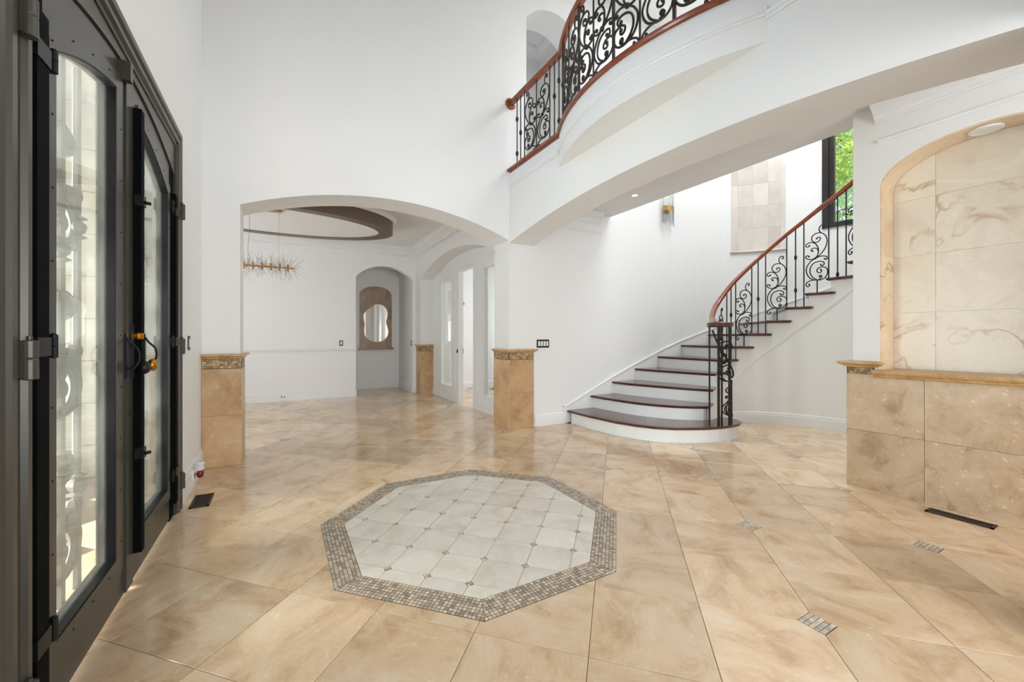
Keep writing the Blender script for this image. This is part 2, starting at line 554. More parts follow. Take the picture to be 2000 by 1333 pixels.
# arch wall continuing as the straight stair wall
mb = MB()
out = [(XL - 0.25, 0), (AXL, 0)] + arch(AXL, AXR, 2.563, 2.858) + [(AXR, 0), (SCX, 0), (SCX, ZC), (XL - 0.25, ZC)]
uo = [(2.985, 3.46)] + arch(2.985, 3.92, 5.69, 5.93, 16) + [(3.92, 3.46)]
extrude(mb, 'Y', out, YA, YA2, holes=[uo])
struct(mb, 'wall_back', 'wall', 'white wall with wide arch into the dining room', 'wall')

# opposite arch wall behind the camera
mb = MB()
out = [(-3.5, 0), (AXL, 0)] + arch(AXL, AXR, 2.552, 2.835) + [(AXR, 0), (XB2, 0), (XB2, ZC), (-3.5, ZC)]
extrude(mb, 'Y', out, 0.34, -0.08)
struct(mb, 'wall_front', 'wall', 'white arched wall opposite the dining room arch', 'wall')

# beam wall carrying the gallery
mb = MB()
out = [(YA, 2.527)] + [(YA, 3.46), (-0.08, 3.46), (-0.08, 0), (0.34, 0)] + arch(0.34, YA, 2.527, 2.742, 36)[:-1]
extrude(mb, 'X', out, XB, XB2)
struct(mb, 'wall_right', 'wall', 'white arched beam wall carrying the upper gallery', 'wall')
mb = MB().box(XB2, 4.54, -0.08, YA, 3.14, 3.46)
mb.box(4.54, 5.2, -1.2, 1.30, 3.2, 3.46)
struct(mb, 'ceiling', 'ceil', 'white gallery slab ceiling over the stair hall', 'ceiling')

# niche wall
NY0, NY1, NSP, NCR = 0.29, 1.374, 2.46, 2.742
mb = MB()
nh = [(NY0, 0.965)] + ell_arch(NY0, NY1, NSP, NCR) + [(NY1, 0.965)]
extrude(mb, 'X', [(-4, 0), (1.545, 0), (1.545, 3.14), (-4, 3.14)], XN, XN + 0.25, holes=[nh])
mb.box(XN + 0.25, XN2, -4, 1.545, 0, 3.14)
wall_niche = struct(mb, 'wall_niche', 'wall', 'white pier wall holding the arched marble niche', 'wall')

# curved stair wall
WA0, WA1, WZ0, WZ1 = 73.0, 107.0, 2.98, 5.5


def pol(r, a, z=None):
    a = radians(a)
    p = (SCX + r * sin(a), SCY + r * cos(a))
    return p if z is None else (*p, z)


mb = MB()
angs = sorted(set([i * 4.0 for i in range(0, 46)] + [WA0, WA1]))
zs = [0, WZ0, WZ1, ZC]
for a0, a1 in zip(angs[:-1], angs[1:]):
    for z0, z1 in zip(zs[:-1], zs[1:]):
        if WA0 <= a0 and a1 <= WA1 and z0 == WZ0:
            for zz in (z0, z1):
                mb.add([pol(RO, a0, zz), pol(RO, a1, zz), pol(RO + 0.2, a1, zz), pol(RO + 0.2, a0, zz)], [(0, 1, 2, 3)])
            continue
        mb.add([pol(RO, a0, z0), pol(RO, a1, z0), pol(RO, a1, z1), pol(RO, a0, z1)], [(0, 1, 2, 3)])
        mb.add([pol(RO + 0.2, a0, z0), pol(RO + 0.2, a1, z0), pol(RO + 0.2, a1, z1), pol(RO + 0.2, a0, z1)], [(0, 1, 2, 3)])
for a in (WA0, WA1):
    mb.add([pol(RO, a, WZ0), pol(RO + 0.2, a, WZ0), pol(RO + 0.2, a, WZ1), pol(RO, a, WZ1)], [(0, 1, 2, 3)])
struct(mb, 'wall_stair', 'wall', 'tall curved white wall behind the staircase', 'wall')
mb = MB().box(4.56, 8.2, -4.2, -4.0, 0, ZC)
mb.box(7.9, 8.1, -4, 0.3, 0, ZC).box(XB2, 8.1, 0.18, 0.34, 3.46, ZC)
struct(mb, 'wall_hall', 'wall', 'plain white walls of the hall behind the niche pier', 'wall')
mb = MB().box(-0.95, 8.4, -0.1, 5.3, ZC, ZC + 0.15)
struct(mb, 'ceiling', 'ceil', 'double height white ceiling over foyer and stairwell', 'ceiling')
mb = MB().box(-3.6, 8.4, -4.2, -0.08, 3.14, 3.3).box(4.56, 8.4, -0.08, 0.30, 3.14, 3.3).box(4.56, 8.4, 0.18, 0.30, 3.3, 3.5)
struct(mb, 'ceiling', 'ceil', 'white ceiling of the room opposite the dining room', 'ceiling')
mb = MB().box(-3.7, 8.2, -4.2, -4.0, 0, 3.2).box(-3.7, -3.5, -4.0, 0.34, 0, 3.2)
struct(mb, 'wall_rear', 'wall', 'white walls of the room opposite the dining room', 'wall')

# dining room shell
AL0, AL1, AYB = 1.405, 2.635, 10.15
mb = MB()
extrude(mb, 'Y', [(-4.1, 0), (AL0, 0)] + arch(AL0, AL1, 2.555, 2.82) + [(AL1, 0), (XG + 0.1, 0), (XG + 0.1, ZD + 0.1), (-4.1, ZD + 0.1)], YD, YD + 0.15)
mb.box(AL0 - 0.12, AL0, YD + 0.15, AYB, 0, 3.0).box(AL1, AL1 + 0.12, YD + 0.15, AYB, 0, 3.0).box(AL0 - 0.12, AL1 + 0.12, AYB, AYB + 0.12, 0, 3.0).box(AL0 - 0.12, AL1 + 0.12, YD + 0.15, AYB, 2.95, 3.05)
struct(mb, 'wall_dining', 'wall', 'white dining room wall with arched alcove', 'wall')
mb = MB()
GA0, GA1 = YA2, 8.57
extrude(mb, 'X', [(YA2, ZD + 0.1)] + [(YA2, 2.53)] + arch(GA0, GA1, 2.53, 2.84)[1:] + [(GA1, 0), (YD, 0), (YD, ZD + 0.1)], XD, XG - 0.02)
struct(mb, 'wall_screen', 'wall', 'white wall with wide arch over the glazed screen', 'wall')
mb = MB().box(-4.1, -4.0, YA2, YD, 0, ZD)
mb.box(XL - 0.3, XL - 0.25, YA2, YA2 + 0.01, 0, ZD).box(-4.1, XL - 0.2, YA2 - 0.04, YA2, 0, ZD)
struct(mb, 'wall_dining', 'wall', 'white end walls of the dining room', 'wall')
mb = MB().box(-4.1, XG, YA2, YD + 0.02, ZD, ZD + 0.15)
struct(mb, 'ceiling', 'ceil', 'white dining room ceiling around the oval ring', 'ceiling')

# study beyond the glazed screen
mb = MB().box(XG + 0.02, 6.3, 9.0, 9.1, 0, ZD).box(6.2, 6.3, 5.2, 9.0, 0, ZD).box(XB2 + 0.1, 6.3, YA2, YA2 + 0.05, 0, ZD)
struct(mb, 'wall_study', 'wall', 'bright white walls of the study behind the glass', 'wall')
mb = MB().box(XG + 0.05, 6.3, YA2, 9.1, ZD, ZD + 0.1)
struct(mb, 'ceiling', 'ceil', 'white study ceiling behind the glazed screen', 'ceiling')

# upstairs room seen through the small upper arch
mb = MB().box(2.2, 2.3, YA2, 6.0, 3.4, 6.3).box(3.95, 4.05, YA2, 6.0, 3.4, 6.3).box(2.2, 4.05, 5.8, 5.9, 3.4, 6.3).box(2.2, 4.05, YA2, 5.9, 3.36, 3.46)
struct(mb, 'wall_upstairs', 'wall', 'white walls of the upstairs room behind the small upper arch', 'wall')
mb = MB().box(2.2, 4.05, YA2, 5.9, 6.2, 6.3)
struct(mb, 'ceiling', 'ceil', 'white upstairs ceiling seen through the small upper arch', 'ceiling')

# ------------------------------------------------------------------ mouldings
CROWN = [(0, 0), (0.012, 0.0), (0.016, 0.02), (0.028, 0.024), (0.036, 0.05), (0.07, 0.085), (0.105, 0.105), (0.112, 0.125), (0.125, 0.128), (0.125, 0.15), (0, 0.15)]
RAILP = [(0, 0), (0.014, 0.004), (0.02, 0.018), (0.013, 0.03), (0, 0.034)]
BASE = [(0, 0), (0.018, 0), (0.018, 0.125), (0.013, 0.135), (0.014, 0.15), (0.006, 0.165), (0, 0.168)]
SHOE = BASE


def zoff(prof, z):
    return [(o, q + z) for o, q in prof]


n_trim = [0]


def trim(paths, prof, label, mat='trim'):
    mb = MB()
    for p in paths:
        sweep(mb, p, prof)
    n_trim[0] += 1
    return struct(mb, 'trim_%d' % n_trim[0], mat, label, 'trim')


def baseb(side, path, label, prof=BASE):
    mb = MB(); sweep(mb, path, prof)
    return struct(mb, 'baseboard_' + side, 'trim', label, 'baseboard')


# crowns: offset goes to the right of travel
trim([[(3.12, YA), (4.32, YA)]], zoff(CROWN, 2.99), 'short white crown moulding where the hall ceiling meets the stair wall')
trim([[(3.30, YA), (4.34, YA)]], zoff(RAILP, 2.85), 'thin white picture moulding on the stair wall under the crown')
trim([[(XN, -0.1), (XN, 1.40)][::-1]], zoff(CROWN, 2.99), 'white crown moulding above the marble niche')
trim([[(XN, 1.385), (XN, -0.1)]], zoff(RAILP, 2.825), 'thin white picture moulding above the marble niche')
# dining crown with dentils
trim([[(-4.0, YD), (XD, YD), (XD, YA2)]], zoff([(o * 1.35, z * 1.3) for o, z in CROWN], ZD - 0.195), 'stepped white crown moulding around the dining room ceiling')
mb = MB()
x = -0.9
while x < XD - 0.1:
    mb.box(x, x + 0.03, YD - 0.045, YD - 0.012, ZD - 0.185, ZD - 0.15)
    x += 0.055
y = YA2 + 0.1
while y < YD - 0.1:
    mb.box(XD - 0.045, XD - 0.012, y, y + 0.03, ZD - 0.185, ZD - 0.15)
    y += 0.055
o = mb.build('trim_dentil', 'trim'); tag(o, 'row of small white dentil blocks under the dining room crown', 'trim', kind='structure')
trim([[(-4.0, YD), (AL0 - 0.03, YD)]], zoff([(0, 0), (0.014, 0.0), (0.02, 0.012), (0.014, 0.022), (0.03, 0.034), (0.034, 0.05), (0.02, 0.062), (0.022, 0.07), (0, 0.074)], 0.955), 'white chair rail along the dining room wall')
trim([[(2.3, 5.8), (3.95, 5.8), (3.95, YA2)]], zoff([(o * 1.1, z) for o, z in CROWN], 6.05), 'crown moulding in the upstairs room')

baseb('left', [(XL, 3.72), (XL, YA)], 'white baseboard between the front door and the arch', [(o, z * 1.15) for o, z in BASE])
baseb('back', [(XB2 + 0.02, YA), (3.70, YA)], 'white baseboard between the stone pillar and the stairs', [(o, z * 1.0) for o, z in BASE])
baseb('dining', [(-4.0, YD), (AL0, YD)], 'tall white baseboard along the dining room wall')
baseb('alcove', [(AL0, YD), (AL0, AYB), (AL1, AYB), (AL1, YD), (XD, YD)], 'white baseboard around the alcove')
baseb('study', [(XG + 0.05, 9.0), (6.2, 9.0)], 'white baseboard of the study behind the glass')

# ================================================================== FLOOR TILES
G, T10, T20 = 0.4735, 1.600, -2.475
R2 = sqrt(2)


def t2w(p, q):
    return ((p + q) / R2, (p - q) / R2)


OC = (1.177, 2.52)
OA, OAI = 0.945, 0.806


def oct_edges(ap):
    e = []
    for k in range(8):
        a = k * pi / 4
        nx, ny = cos(a), sin(a)
        e.append((nx, ny, ap + nx * OC[0] + ny * OC[1]))
    return e


def tile_mesh(name, poly, h=0.03, bev=0.0025):
    mb = MB()
    n = len(poly)
    cx = sum(p[0] for p in poly) / n; cy = sum(p[1] for p in poly) / n
    ins = [(p[0] + (cx - p[0]) * bev / max(1e-4, hypot(p[0] - cx, p[1] - cy)), p[1] + (cy - p[1]) * bev / max(1e-4, hypot(p[0] - cx, p[1] - cy))) for p in poly]
    vs = [(p[0], p[1], -h) for p in poly] + [(p[0], p[1], -0.0012) for p in poly] + [(p[0], p[1], 0) for p in ins]
    fs = [tuple(range(2 * n, 3 * n))]
    for i in range(n):
        j = (i + 1) % n
        fs += [(i, j, n + j, n + i), (n + i, n + j, 2 * n + j, 2 * n + i)]
    mb.add(vs, fs)
    return mb.mesh(name)


gh = G / 2 - 0.0012
me_full = tile_mesh('floor_tile', [(-gh, -gh), (gh, -gh), (gh, gh), (-gh, gh)])
ch = 0.0735
me_cut = tile_mesh('floor_tile_cut', [(-gh, -gh), (gh, -gh), (gh, gh - ch), (gh - ch, gh), (-gh, gh)])
for me in (me_full, me_cut):
    me.materials.append(M['floor'])


def has_insert(k, m):
    if k % 2 == 0 or m % 2 == 0:
        return False
    return (k >= 5) or (m >= 7)


def in_place(x, y):
    """floor areas the photograph can see (with some margin)"""
    if y < YA:
        if x < XL - 0.45 or x > 7.3: return False
        if y < -0.3: return False
        if x > XN2 + 0.3 and y < 1.2: return False
        if hypot(x - SCX, y - SCY) > 1.4 and x > SCX: return False
        # view cone
        fw = x * sin(YAW) + y * cos(YAW); rt = x * cos(YAW) - y * sin(YAW)
        if fw < 0.75: return False
        return (-1.45 - 0.4 / fw) < rt / fw < (1.36 + 0.4 / fw)
    if y < 5.4:
        return XL - 0.3 < x < 3.4
    if y < YD + 0.2:
        fw = x * sin(YAW) + y * cos(YAW); rt = x * cos(YAW) - y * sin(YAW)
        return (-0.75 < rt / fw < 0.10) and x < 4.6
    return AL0 - 0.2 < x < AL1 + 0.2 and y < AYB + 0.1


tile_list = []
for k in range(-6, 26):
    for m in range(-20, 24):
        p, q = T10 + (k + 0.5) * G, T20 + (m + 0.5) * G
        x, y = t2w(p, q)
        if not in_place(x, y):
            continue
        if all(nx * x + ny * y - d < -0.36 for nx, ny, d in oct_edges(OA)):
            continue
        tile_list.append((hypot(x, y), k, m, x, y))
tile_list.sort()
for i, (d, k, m, x, y) in enumerate(tile_list[:300]):
    ko, mo = k + (k % 2 == 0), m + (m % 2 == 0)      # the odd-odd corner of this tile
    cut = has_insert(ko, mo)
    o = bpy.data.objects.new('tile', me_cut if cut else me_full)
    COL.objects.link(o)
    o.parent = floor
    sx = 1 if ko == k + 1 else -1         # along +T1 ?
    sy = -1 if mo == m + 1 else 1         # local y is -T2
    rot = {(1, 1): 0, (-1, 1): 1, (-1, -1): 2, (1, -1): 3}[(sx, sy)]
    o.location = (x, y, 0)
    o.rotation_euler = (0, 0, pi / 4 + rot * pi / 2)
rest = tile_list[300:]
if rest:
    mb = MB()
    for d, k, m, x, y in rest:
        c4 = [t2w(T10 + (k + a) * G + (0.0016 if a == 0 else -0.0016), T20 + (m + b) * G + (0.0016 if b == 0 else -0.0016)) for a, b in ((0, 0), (1, 0), (1, 1), (0, 1))]
        mb.add([(*c, 0) for c in c4], [(0, 1, 2, 3)], random.random())
    o = mb.build('far_tiles', 'floor', floor); o['kind'] = 'stuff'

# mosaic inserts (5 x 5 little tiles)
mb = MB()
NI, IS = 5, 0.102
st = IS / NI
for i in range(NI):
    for j in range(NI):
        x0, y0 = -IS / 2 + i * st + 0.0016, -IS / 2 + j * st + 0.0016
        mb.box(x0, x0 + st - 0.0032, y0, y0 + st - 0.0032, -0.02, 0.0002, random.random())
me_ins = mb.mesh('mosaic_insert'); me_ins.materials.append(M['mosaic_w'])
for k in range(-3, 20, 2):
    for m in range(-15, 20, 2):
        if not has_insert(k, m): continue
        x, y = t2w(T10 + k * G, T20 + m * G)
        if not in_place(x, y): continue
        if all(nx * x + ny * y - d < 0.05 for nx, ny, d in oct_edges(OA)): continue
        o = bpy.data.objects.new('mosaic_insert', me_ins); COL.objects.link(o); o.parent = floor; o.location = (x, y, 0)

# medallion
MZ = 0.0022
mb = MB()
opts = [(OC[0] + OA / cos(pi / 8) * cos(pi / 8 + k * pi / 4), OC[1] + OA / cos(pi / 8) * sin(pi / 8 + k * pi / 4)) for k in range(8)]
extrude(mb, 'Z', opts, 0.0002, MZ - 0.0010)
mb.build('medallion_bed', 'grout2', floor)
mb = MB()
NR = 7
cell = (OA - OAI) / NR
for k in range(8):
    a = k * pi / 4
    nx, ny = cos(a), sin(a)
    tx, ty = -ny, nx
    a0, a1 = a - pi / 8, a + pi / 8
    # mitre planes
    e = [(cos(a1 + pi / 2), sin(a1 + pi / 2)), (-cos(a0 + pi / 2), -sin(a0 + pi / 2))]
    ed = [(u, v, u * OC[0] + v * OC[1] - 0.001) for u, v in e]
    nc = int(0.42 / cell) + 2
    for r in range(NR):
        for c in range(-nc, nc + 1):
            n0, n1 = OAI + r * cell + 0.0013, OAI + (r + 1) * cell - 0.0013
            c0, c1 = (c - 0.5) * cell + 0.0013, (c + 0.5) * cell - 0.0013
            po = [(OC[0] + nx * n + tx * t, OC[1] + ny * n + ty * t) for n, t in ((n0, c0), (n1, c0), (n1, c1), (n0, c1))]
            po = clip(po, ed)
            if len(po) >= 3 and parea(po) > 2e-5:
                mb.add([(*p, MZ) for p in po], [tuple(range(len(po)))], random.random())
o = mb.build('mosaic_border', 'mosaic', floor); o['kind'] = 'stuff'
# inner tiles and their dots
g2 = 0.2352
n00 = (0.507, 2.186)
p0, q0 = (n00[0] + n00[1]) / R2, (n00[0] - n00[1]) / R2
ied = oct_edges(OAI - 0.002)
cc = 0.024
for k in range(-6, 12):
    for m in range(-8, 12):
        a, b = p0 + k * g2, q0 + m * g2
        gp = 0.0012
        loc = [(cc, gp), (g2 - cc, gp), (g2 - gp, cc), (g2 - gp, g2 - cc), (g2 - cc, g2 - gp), (cc, g2 - gp), (gp, g2 - cc), (gp, cc)]
        po = clip([t2w(a + u, b + v) for u, v in loc], ied)
        if len(po) >= 3 and parea(po) > 4e-4:
            mb = MB()
            n = len(po)
            mb.add([(*p, MZ - 0.0015) for p in po] + [(*p, MZ) for p in po], [tuple(range(n, 2 * n))] + [(i, (i + 1) % n, n + (i + 1) % n, n + i) for i in range(n)])
            mb.build('medallion_tile', 'medal', floor)
        wx, wy = t2w(a, b)
        if all(nx * wx + ny * wy - d < -0.012 for nx, ny, d in ied):
            mb = MB()
            for i in (-1, 0):
                for j in (-1, 0):
                    h2 = 0.0155
                    mb.box(wx + i * h2 + 0.001, wx + (i + 1) * h2 - 0.001, wy + j * h2 + 0.001, wy + (j + 1) * h2 - 0.001, MZ - 0.0015, MZ, random.random())
            mb.build('mosaic_dot', 'mosaic', floor)

# ================================================================== STONE PEDESTALS
CAPP = [(0, 0), (0.012, 0), (0.014, 0.008), (0.022, 0.014), (0.034, 0.02), (0.042, 0.026), (0.042, 0.036), (0.036, 0.042), (0, 0.045)]


def mosaic_on(mb, axis, d, sgn, a0, a1, z0, z1, rows=4):
    hh = (z1 - z0) / rows
    for r in range(rows):
        a = a0
        while a < a1 - 0.006:
            ww = min(random.choice((hh, hh, hh * 1.5, hh * 0.8)), a1 - a)
            q0_, q1_ = a + 0.0012, a + ww - 0.0012
            zz0, zz1 = z0 + r * hh + 0.0012, z0 + (r + 1) * hh - 0.0012
            dd = d + sgn * random.uniform(0.0005, 0.002)
            mb.add([P3(axis, q0_, zz0, dd), P3(axis, q1_, zz0, dd), P3(axis, q1_, zz1, dd), P3(axis, q0_, zz1, dd)], [(0, 1, 2, 3)], random.random())
            a += ww


def pedestal(label, base, faces, cappath, zt=1.05, zm=0.945, zj=0.495):
    t = thing('stone_pedestal', base, label, 'pedestal')
    for axis, d, sgn, a0, a1 in faces:
        for z0, z1 in ((0.002, zj - 0.001), (zj + 0.001, zm)):
            mb = MB()
            extrude(mb, axis, [(a0, z0), (a1, z0), (a1, z1), (a0, z1)], d, d + sgn * 0.014)
            mb.build('stone_slab', 'ped', t)
        mb = MB(); extrude(mb, axis, [(a0, zm), (a1, zm), (a1, zt), (a0, zt)], d, d + sgn * 0.011)
        bed = mb.build('mosaic_bed', 'grout', t)
        mb = MB(); mosaic_on(mb, axis, d + sgn * 0.0115, sgn, a0, a1, zm + 0.006, zt - 0.008)
        o = mb.build('mosaic_band', 'mosaic_b', bed); o['kind'] = 'stuff'
    mb = MB(); sweep(mb, cappath, zoff(CAPP, zt - 0.004))
    mb.build('cap', 'cap', t)
    return t


pe = 0.0145
pedestal('gold stone pedestal cladding the arch pillar beside the front door', (-0.5, YA, 0),
         [('Y', YA, -1, XL + 0.002, AXL + pe), ('X', AXL, 1, YA, YA2)], [(XL + 0.002, YA - pe), (AXL + pe, YA - pe), (AXL + pe, YA2)])
pedestal('gold stone pedestal cladding the pillar beside the staircase', (2.9, YA, 0),
         [('X', AXR, -1, YA - pe, YA2), ('Y', YA, -1, AXR - pe, XB2)], [(AXR - pe, YA2), (AXR - pe, YA - pe), (XB2 + 0.005, YA - pe), (XB2 + 0.005, YA - 0.001)])
pedestal('far gold stone pedestal between the alcove and the glazed screen', (2.85, GA1, 0),
         [('X', XD, -1, GA1 - pe, 8.84), ('Y', GA1, -1, XD - pe, XG - 0.02)], [(XD - pe, 8.84), (XD - pe, GA1 - pe), (XG - 0.02, GA1 - pe)])

# ================================================================== NICHE DRESSING (parts of wall_niche)
def slab(axis, a0, a1, z0, z1, d0, d1, mat, name, parent, gap=0.0012):
    mb = MB(); extrude(mb, axis, [(a0 + gap, z0 + gap), (a1 - gap, z0 + gap), (a1 - gap, z1 - gap), (a0 + gap, z1 - gap)], d0, d1)
    return mb.build(name, mat, parent)


ycuts = [1.585, 1.112, 0.18, -0.75, -1.7]
for y1, y0 in zip(ycuts[:-1], ycuts[1:]):
    for z0, z1 in ((0.0, 0.477), (0.477, 0.948)):
        slab('X', y0, y1, z0, z1, XN, XN - 0.016, 'wains', 'stone_panel', wall_niche)
for z0, z1 in ((0.0, 0.477), (0.477, 0.948)):
    slab('Y', XN - 0.016, XN2, z0, z1, 1.545, 1.583, 'wains', 'stone_panel', wall_niche)
mb = MB(); mosaic_on(mb, 'X', XN - 0.0165, -1, 1.41, 1.575, 0.95, 1.018, 4)
o = mb.build('mosaic_band', 'mosaic_b', wall_niche); o['kind'] = 'stuff'
mb = MB().box(XN - 0.012, XN2, 1.405, 1.583, 0.948, 1.02)
mb.build('mosaic_bed', 'grout', wall_niche)
CAPN = [(o * 1.25, z * 1.1) for o, z in CAPP]
mb = MB(); sweep(mb, [(XN2, 1.583), (XN - 0.016, 1.583), (XN - 0.016, 1.392), (XN, 1.392)][::-1], [(-o, z + 1.005) for o, z in CAPN])
mb.box(XN - 0.016, XN2, 1.40, 1.583, 1.01, 1.05)
mb.build('stone_cap', 'cap', wall_niche)
LED = [(0, 0), (0.02, 0.0), (0.03, 0.012), (0.026, 0.022), (0.045, 0.03), (0.052, 0.045), (0.045, 0.06), (0.03, 0.064), (-0.27, 0.064), (-0.27, 0.03), (0, 0.03)]
for y1, y0 in ((1.40, 0.75), (0.75, 0.1), (0.1, -0.6)):
    mb = MB(); sweep(mb, [(XN - 0.016, y1), (XN - 0.016, y0 + 0.001)], zoff([(max(o, -0.24) if y0 > 0.05 else max(o, 0), z) for o, z in LED], 0.926))
    mb.build('stone_ledge', 'cap', wall_niche)
XNB = XN + 0.245
zr = [0.99, 1.452, 1.912, 2.366, 2.80]
back_arch = ell_arch(NY0 + 0.012, NY1 - 0.012, NSP, NCR - 0.012)
for y1, y0 in ((NY1, 1.117), (1.117, 0.2)):
    for z0, z1 in zip(zr[:-1], zr[1:]):
        rect = [(y0 + 0.0007, z0 + 0.0007), (y1 - 0.0007, z0 + 0.0007), (y1 - 0.0007, z1 - 0.0007), (y0 + 0.0007, z1 - 0.0007)]
        # clip by the arch outline (convex)
        ol = [(NY0 + 0.012, 0.9)] + back_arch + [(NY1 - 0.012, 0.9)]
        ed = []
        for i in range(len(ol)):
            a, b = ol[i - 1], ol[i]
            nx, ny = -(b[1] - a[1]), (b[0] - a[0])
            l = hypot(nx, ny)
            if l < 1e-6: continue
            ed.append((nx / l, ny / l, (nx * a[0] + ny * a[1]) / l))
        # orientation: make centre inside
        cxy = (0.83, 1.6)
        ed = [(nx, ny, d) if nx * cxy[0] + ny * cxy[1] <= d else (-nx, -ny, -d) for nx, ny, d in ed]
        po = clip(rect, ed)
        if len(po) >= 3 and parea(po) > 1e-3:
            mb = MB(); extrude(mb, 'X', po, XNB + 0.004, XNB - 0.003); mb.build('marble_panel', 'marble', wall_niche)
# lining of the niche: pieces along the reveal
nl = [(NY1, 0.985)] + [(NY1, 1.452), (NY1, 1.912), (NY1, 2.30)]
ea = ell_arch(NY0, NY1, NSP, NCR, 60)[::-1]
acc = [nl[0], nl[1], nl[2], nl[3]]
cutpts, lastp = [], (NY1, 2.30)
dist = 0
seq = [(NY1, 2.30)] + ea
piece = [seq[0]]
pieces = [[nl[0], nl[1]], [nl[1], nl[2]], [nl[2], nl[3]]]
for a, b in zip(seq[:-1], seq[1:]):
    l = hypot(b[0] - a[0], b[1] - a[1])
    if dist + l > 0.215:
        pieces.append(piece + [b]); piece = [b]; dist = 0
    else:
        piece.append(b); dist += l
pieces.append(piece)
cy_ = ((NY0 + NY1) / 2, 2.0)
for pc in pieces:
    if len(pc) < 2: continue
    mb = MB()
    inn = []
    for i, p in enumerate(pc):
        a, b = pc[max(i - 1, 0)], pc[min(i + 1, len(pc) - 1)]
        nx, ny = -(b[1] - a[1]), b[0] - a[0]
        l = hypot(nx, ny); nx /= l; ny /= l
        if nx * (cy_[0] - p[0]) + ny * (cy_[1] - p[1]) < 0: nx, ny = -nx, -ny
        inn.append((p[0] + nx * 0.011, p[1] + ny * 0.011))
    extrude(mb, 'X', pc + inn[::-1], XN + 0.006, XNB - 0.001)
    mb.build('lining_tile', 'peach', wall_niche)
# round speaker grille in the niche head
mb = MB(); mb.lathe((XN + 0.125, 0.84, NCR - 0.02), [(0.085, 0.006), (0.085, -0.004), (0.072, -0.008), (0.068, -0.005)], 'z', 28)
o = mb.build('ceiling_speaker', 'trim'); tag(o, 'round white ceiling speaker in the head of the marble niche', 'speaker')

# ================================================================== STAIRCASE
stair = thing('staircase', (4.6, 3.6, 0), 'curved staircase with white risers and dark wooden treads', 'staircase')


def afr(n):
    return 29.2 + 13.15 * (n - 7)


T1N = [(3.675, YA - 0.02), (3.68, 4.2), (3.722, 3.767), (3.80, 3.51), (3.915, 3.296), (4.09, 3.14), (4.294, 3.028), (4.45, 2.96), (4.61, 2.917), (4.80, 2.90), (4.969, 2.912), (5.10, 2.96), (5.19, 3.05), (5.22, 3.18), (5.17, 3.30)]
fronts = {
    1: T1N[:11],
    2: crm([(4.12, YA - 0.02), (4.14, 4.45), (4.215, 3.893), (4.386, 3.531), (4.58, 3.32), (4.80, 3.19)], 3),
    3: crm([(4.56, YA - 0.02), (4.63, 4.3), (4.796, 3.80), (4.92, 3.50), (5.03, 3.30)], 3),
    4: crm([(5.06, YA - 0.02), (5.13, 4.2), (5.22, 3.75), (5.29, 3.43)], 3),
}
for n in range(5, 20):
    fronts[n] = [pol(RO - 0.02, afr(n)), pol(1.6, afr(n)), pol(1.005, afr(n))]
NT = 18
inner_mid = {2: [(5.02, 3.29)], 3: [(5.22, 3.38)], 4: [(5.43, 3.49)], 1: T1N[11:]}
NOSE = [(0.0, 0.0), (0.035, 0.006), (0.044, 0.016), (0.044, 0.030), (0.036, 0.038), (0.0, 0.040)]


def offs(poly, d):
    """offset a closed CCW polygon inwards by d"""
    n = len(poly)
    out_ = []
    ar = sum(poly[i - 1][0] * poly[i][1] - poly[i][0] * poly[i - 1][1] for i in range(n))
    sg = 1 if ar > 0 else -1
    for i in range(n):
        a, b, c = Vector(poly[i - 1]), Vector(poly[i]), Vector(poly[(i + 1) % n])
        d0, d1 = (b - a), (c - b)
        if d0.length < 1e-6 or d1.length < 1e-6:
            out_.append(tuple(b)); continue
        d0.normalize(); d1.normalize()
        n0 = Vector((-d0.y, d0.x)) * sg; n1 = Vector((-d1.y, d1.x)) * sg
        m = (n0 + n1) / max(0.4, 1 + n0.dot(n1))
        out_.append(tuple(b + m * d))
    return out_


def tread_solid(poly, zt):
    mb = MB()
    lay = [(offs(poly, 0.026), zt - 0.038), (offs(poly, 0.010), zt - 0.032), (offs(poly, 0.002), zt - 0.024), (poly, zt - 0.014), (offs(poly, 0.004), zt - 0.004), (offs(poly, 0.012), zt)]
    n = len(poly)
    for pl, z in lay:
        mb.v += [(p[0], p[1], z) for p in pl]
    fs = [tuple(reversed(range(n))), tuple(range((len(lay) - 1) * n, len(lay) * n))]
    tri_b = tessellate_polygon([[Vector((p[0], p[1], 0)) for p in lay[0][0]]])
    tri_t = tessellate_polygon([[Vector((p[0], p[1], 0)) for p in lay[-1][0]]])
    q = (len(lay) - 1) * n
    fs = [tuple(t) for t in tri_b] + [tuple(i + q for i in t) for t in tri_t]
    for k_ in range(len(lay) - 1):
        for i in range(n):
            j = (i + 1) % n
            fs.append((k_ * n + i, k_ * n + j, (k_ + 1) * n + j, (k_ + 1) * n + i))
    mb.f += fs
    mb.sh += [0.5] * len(fs)
    return mb


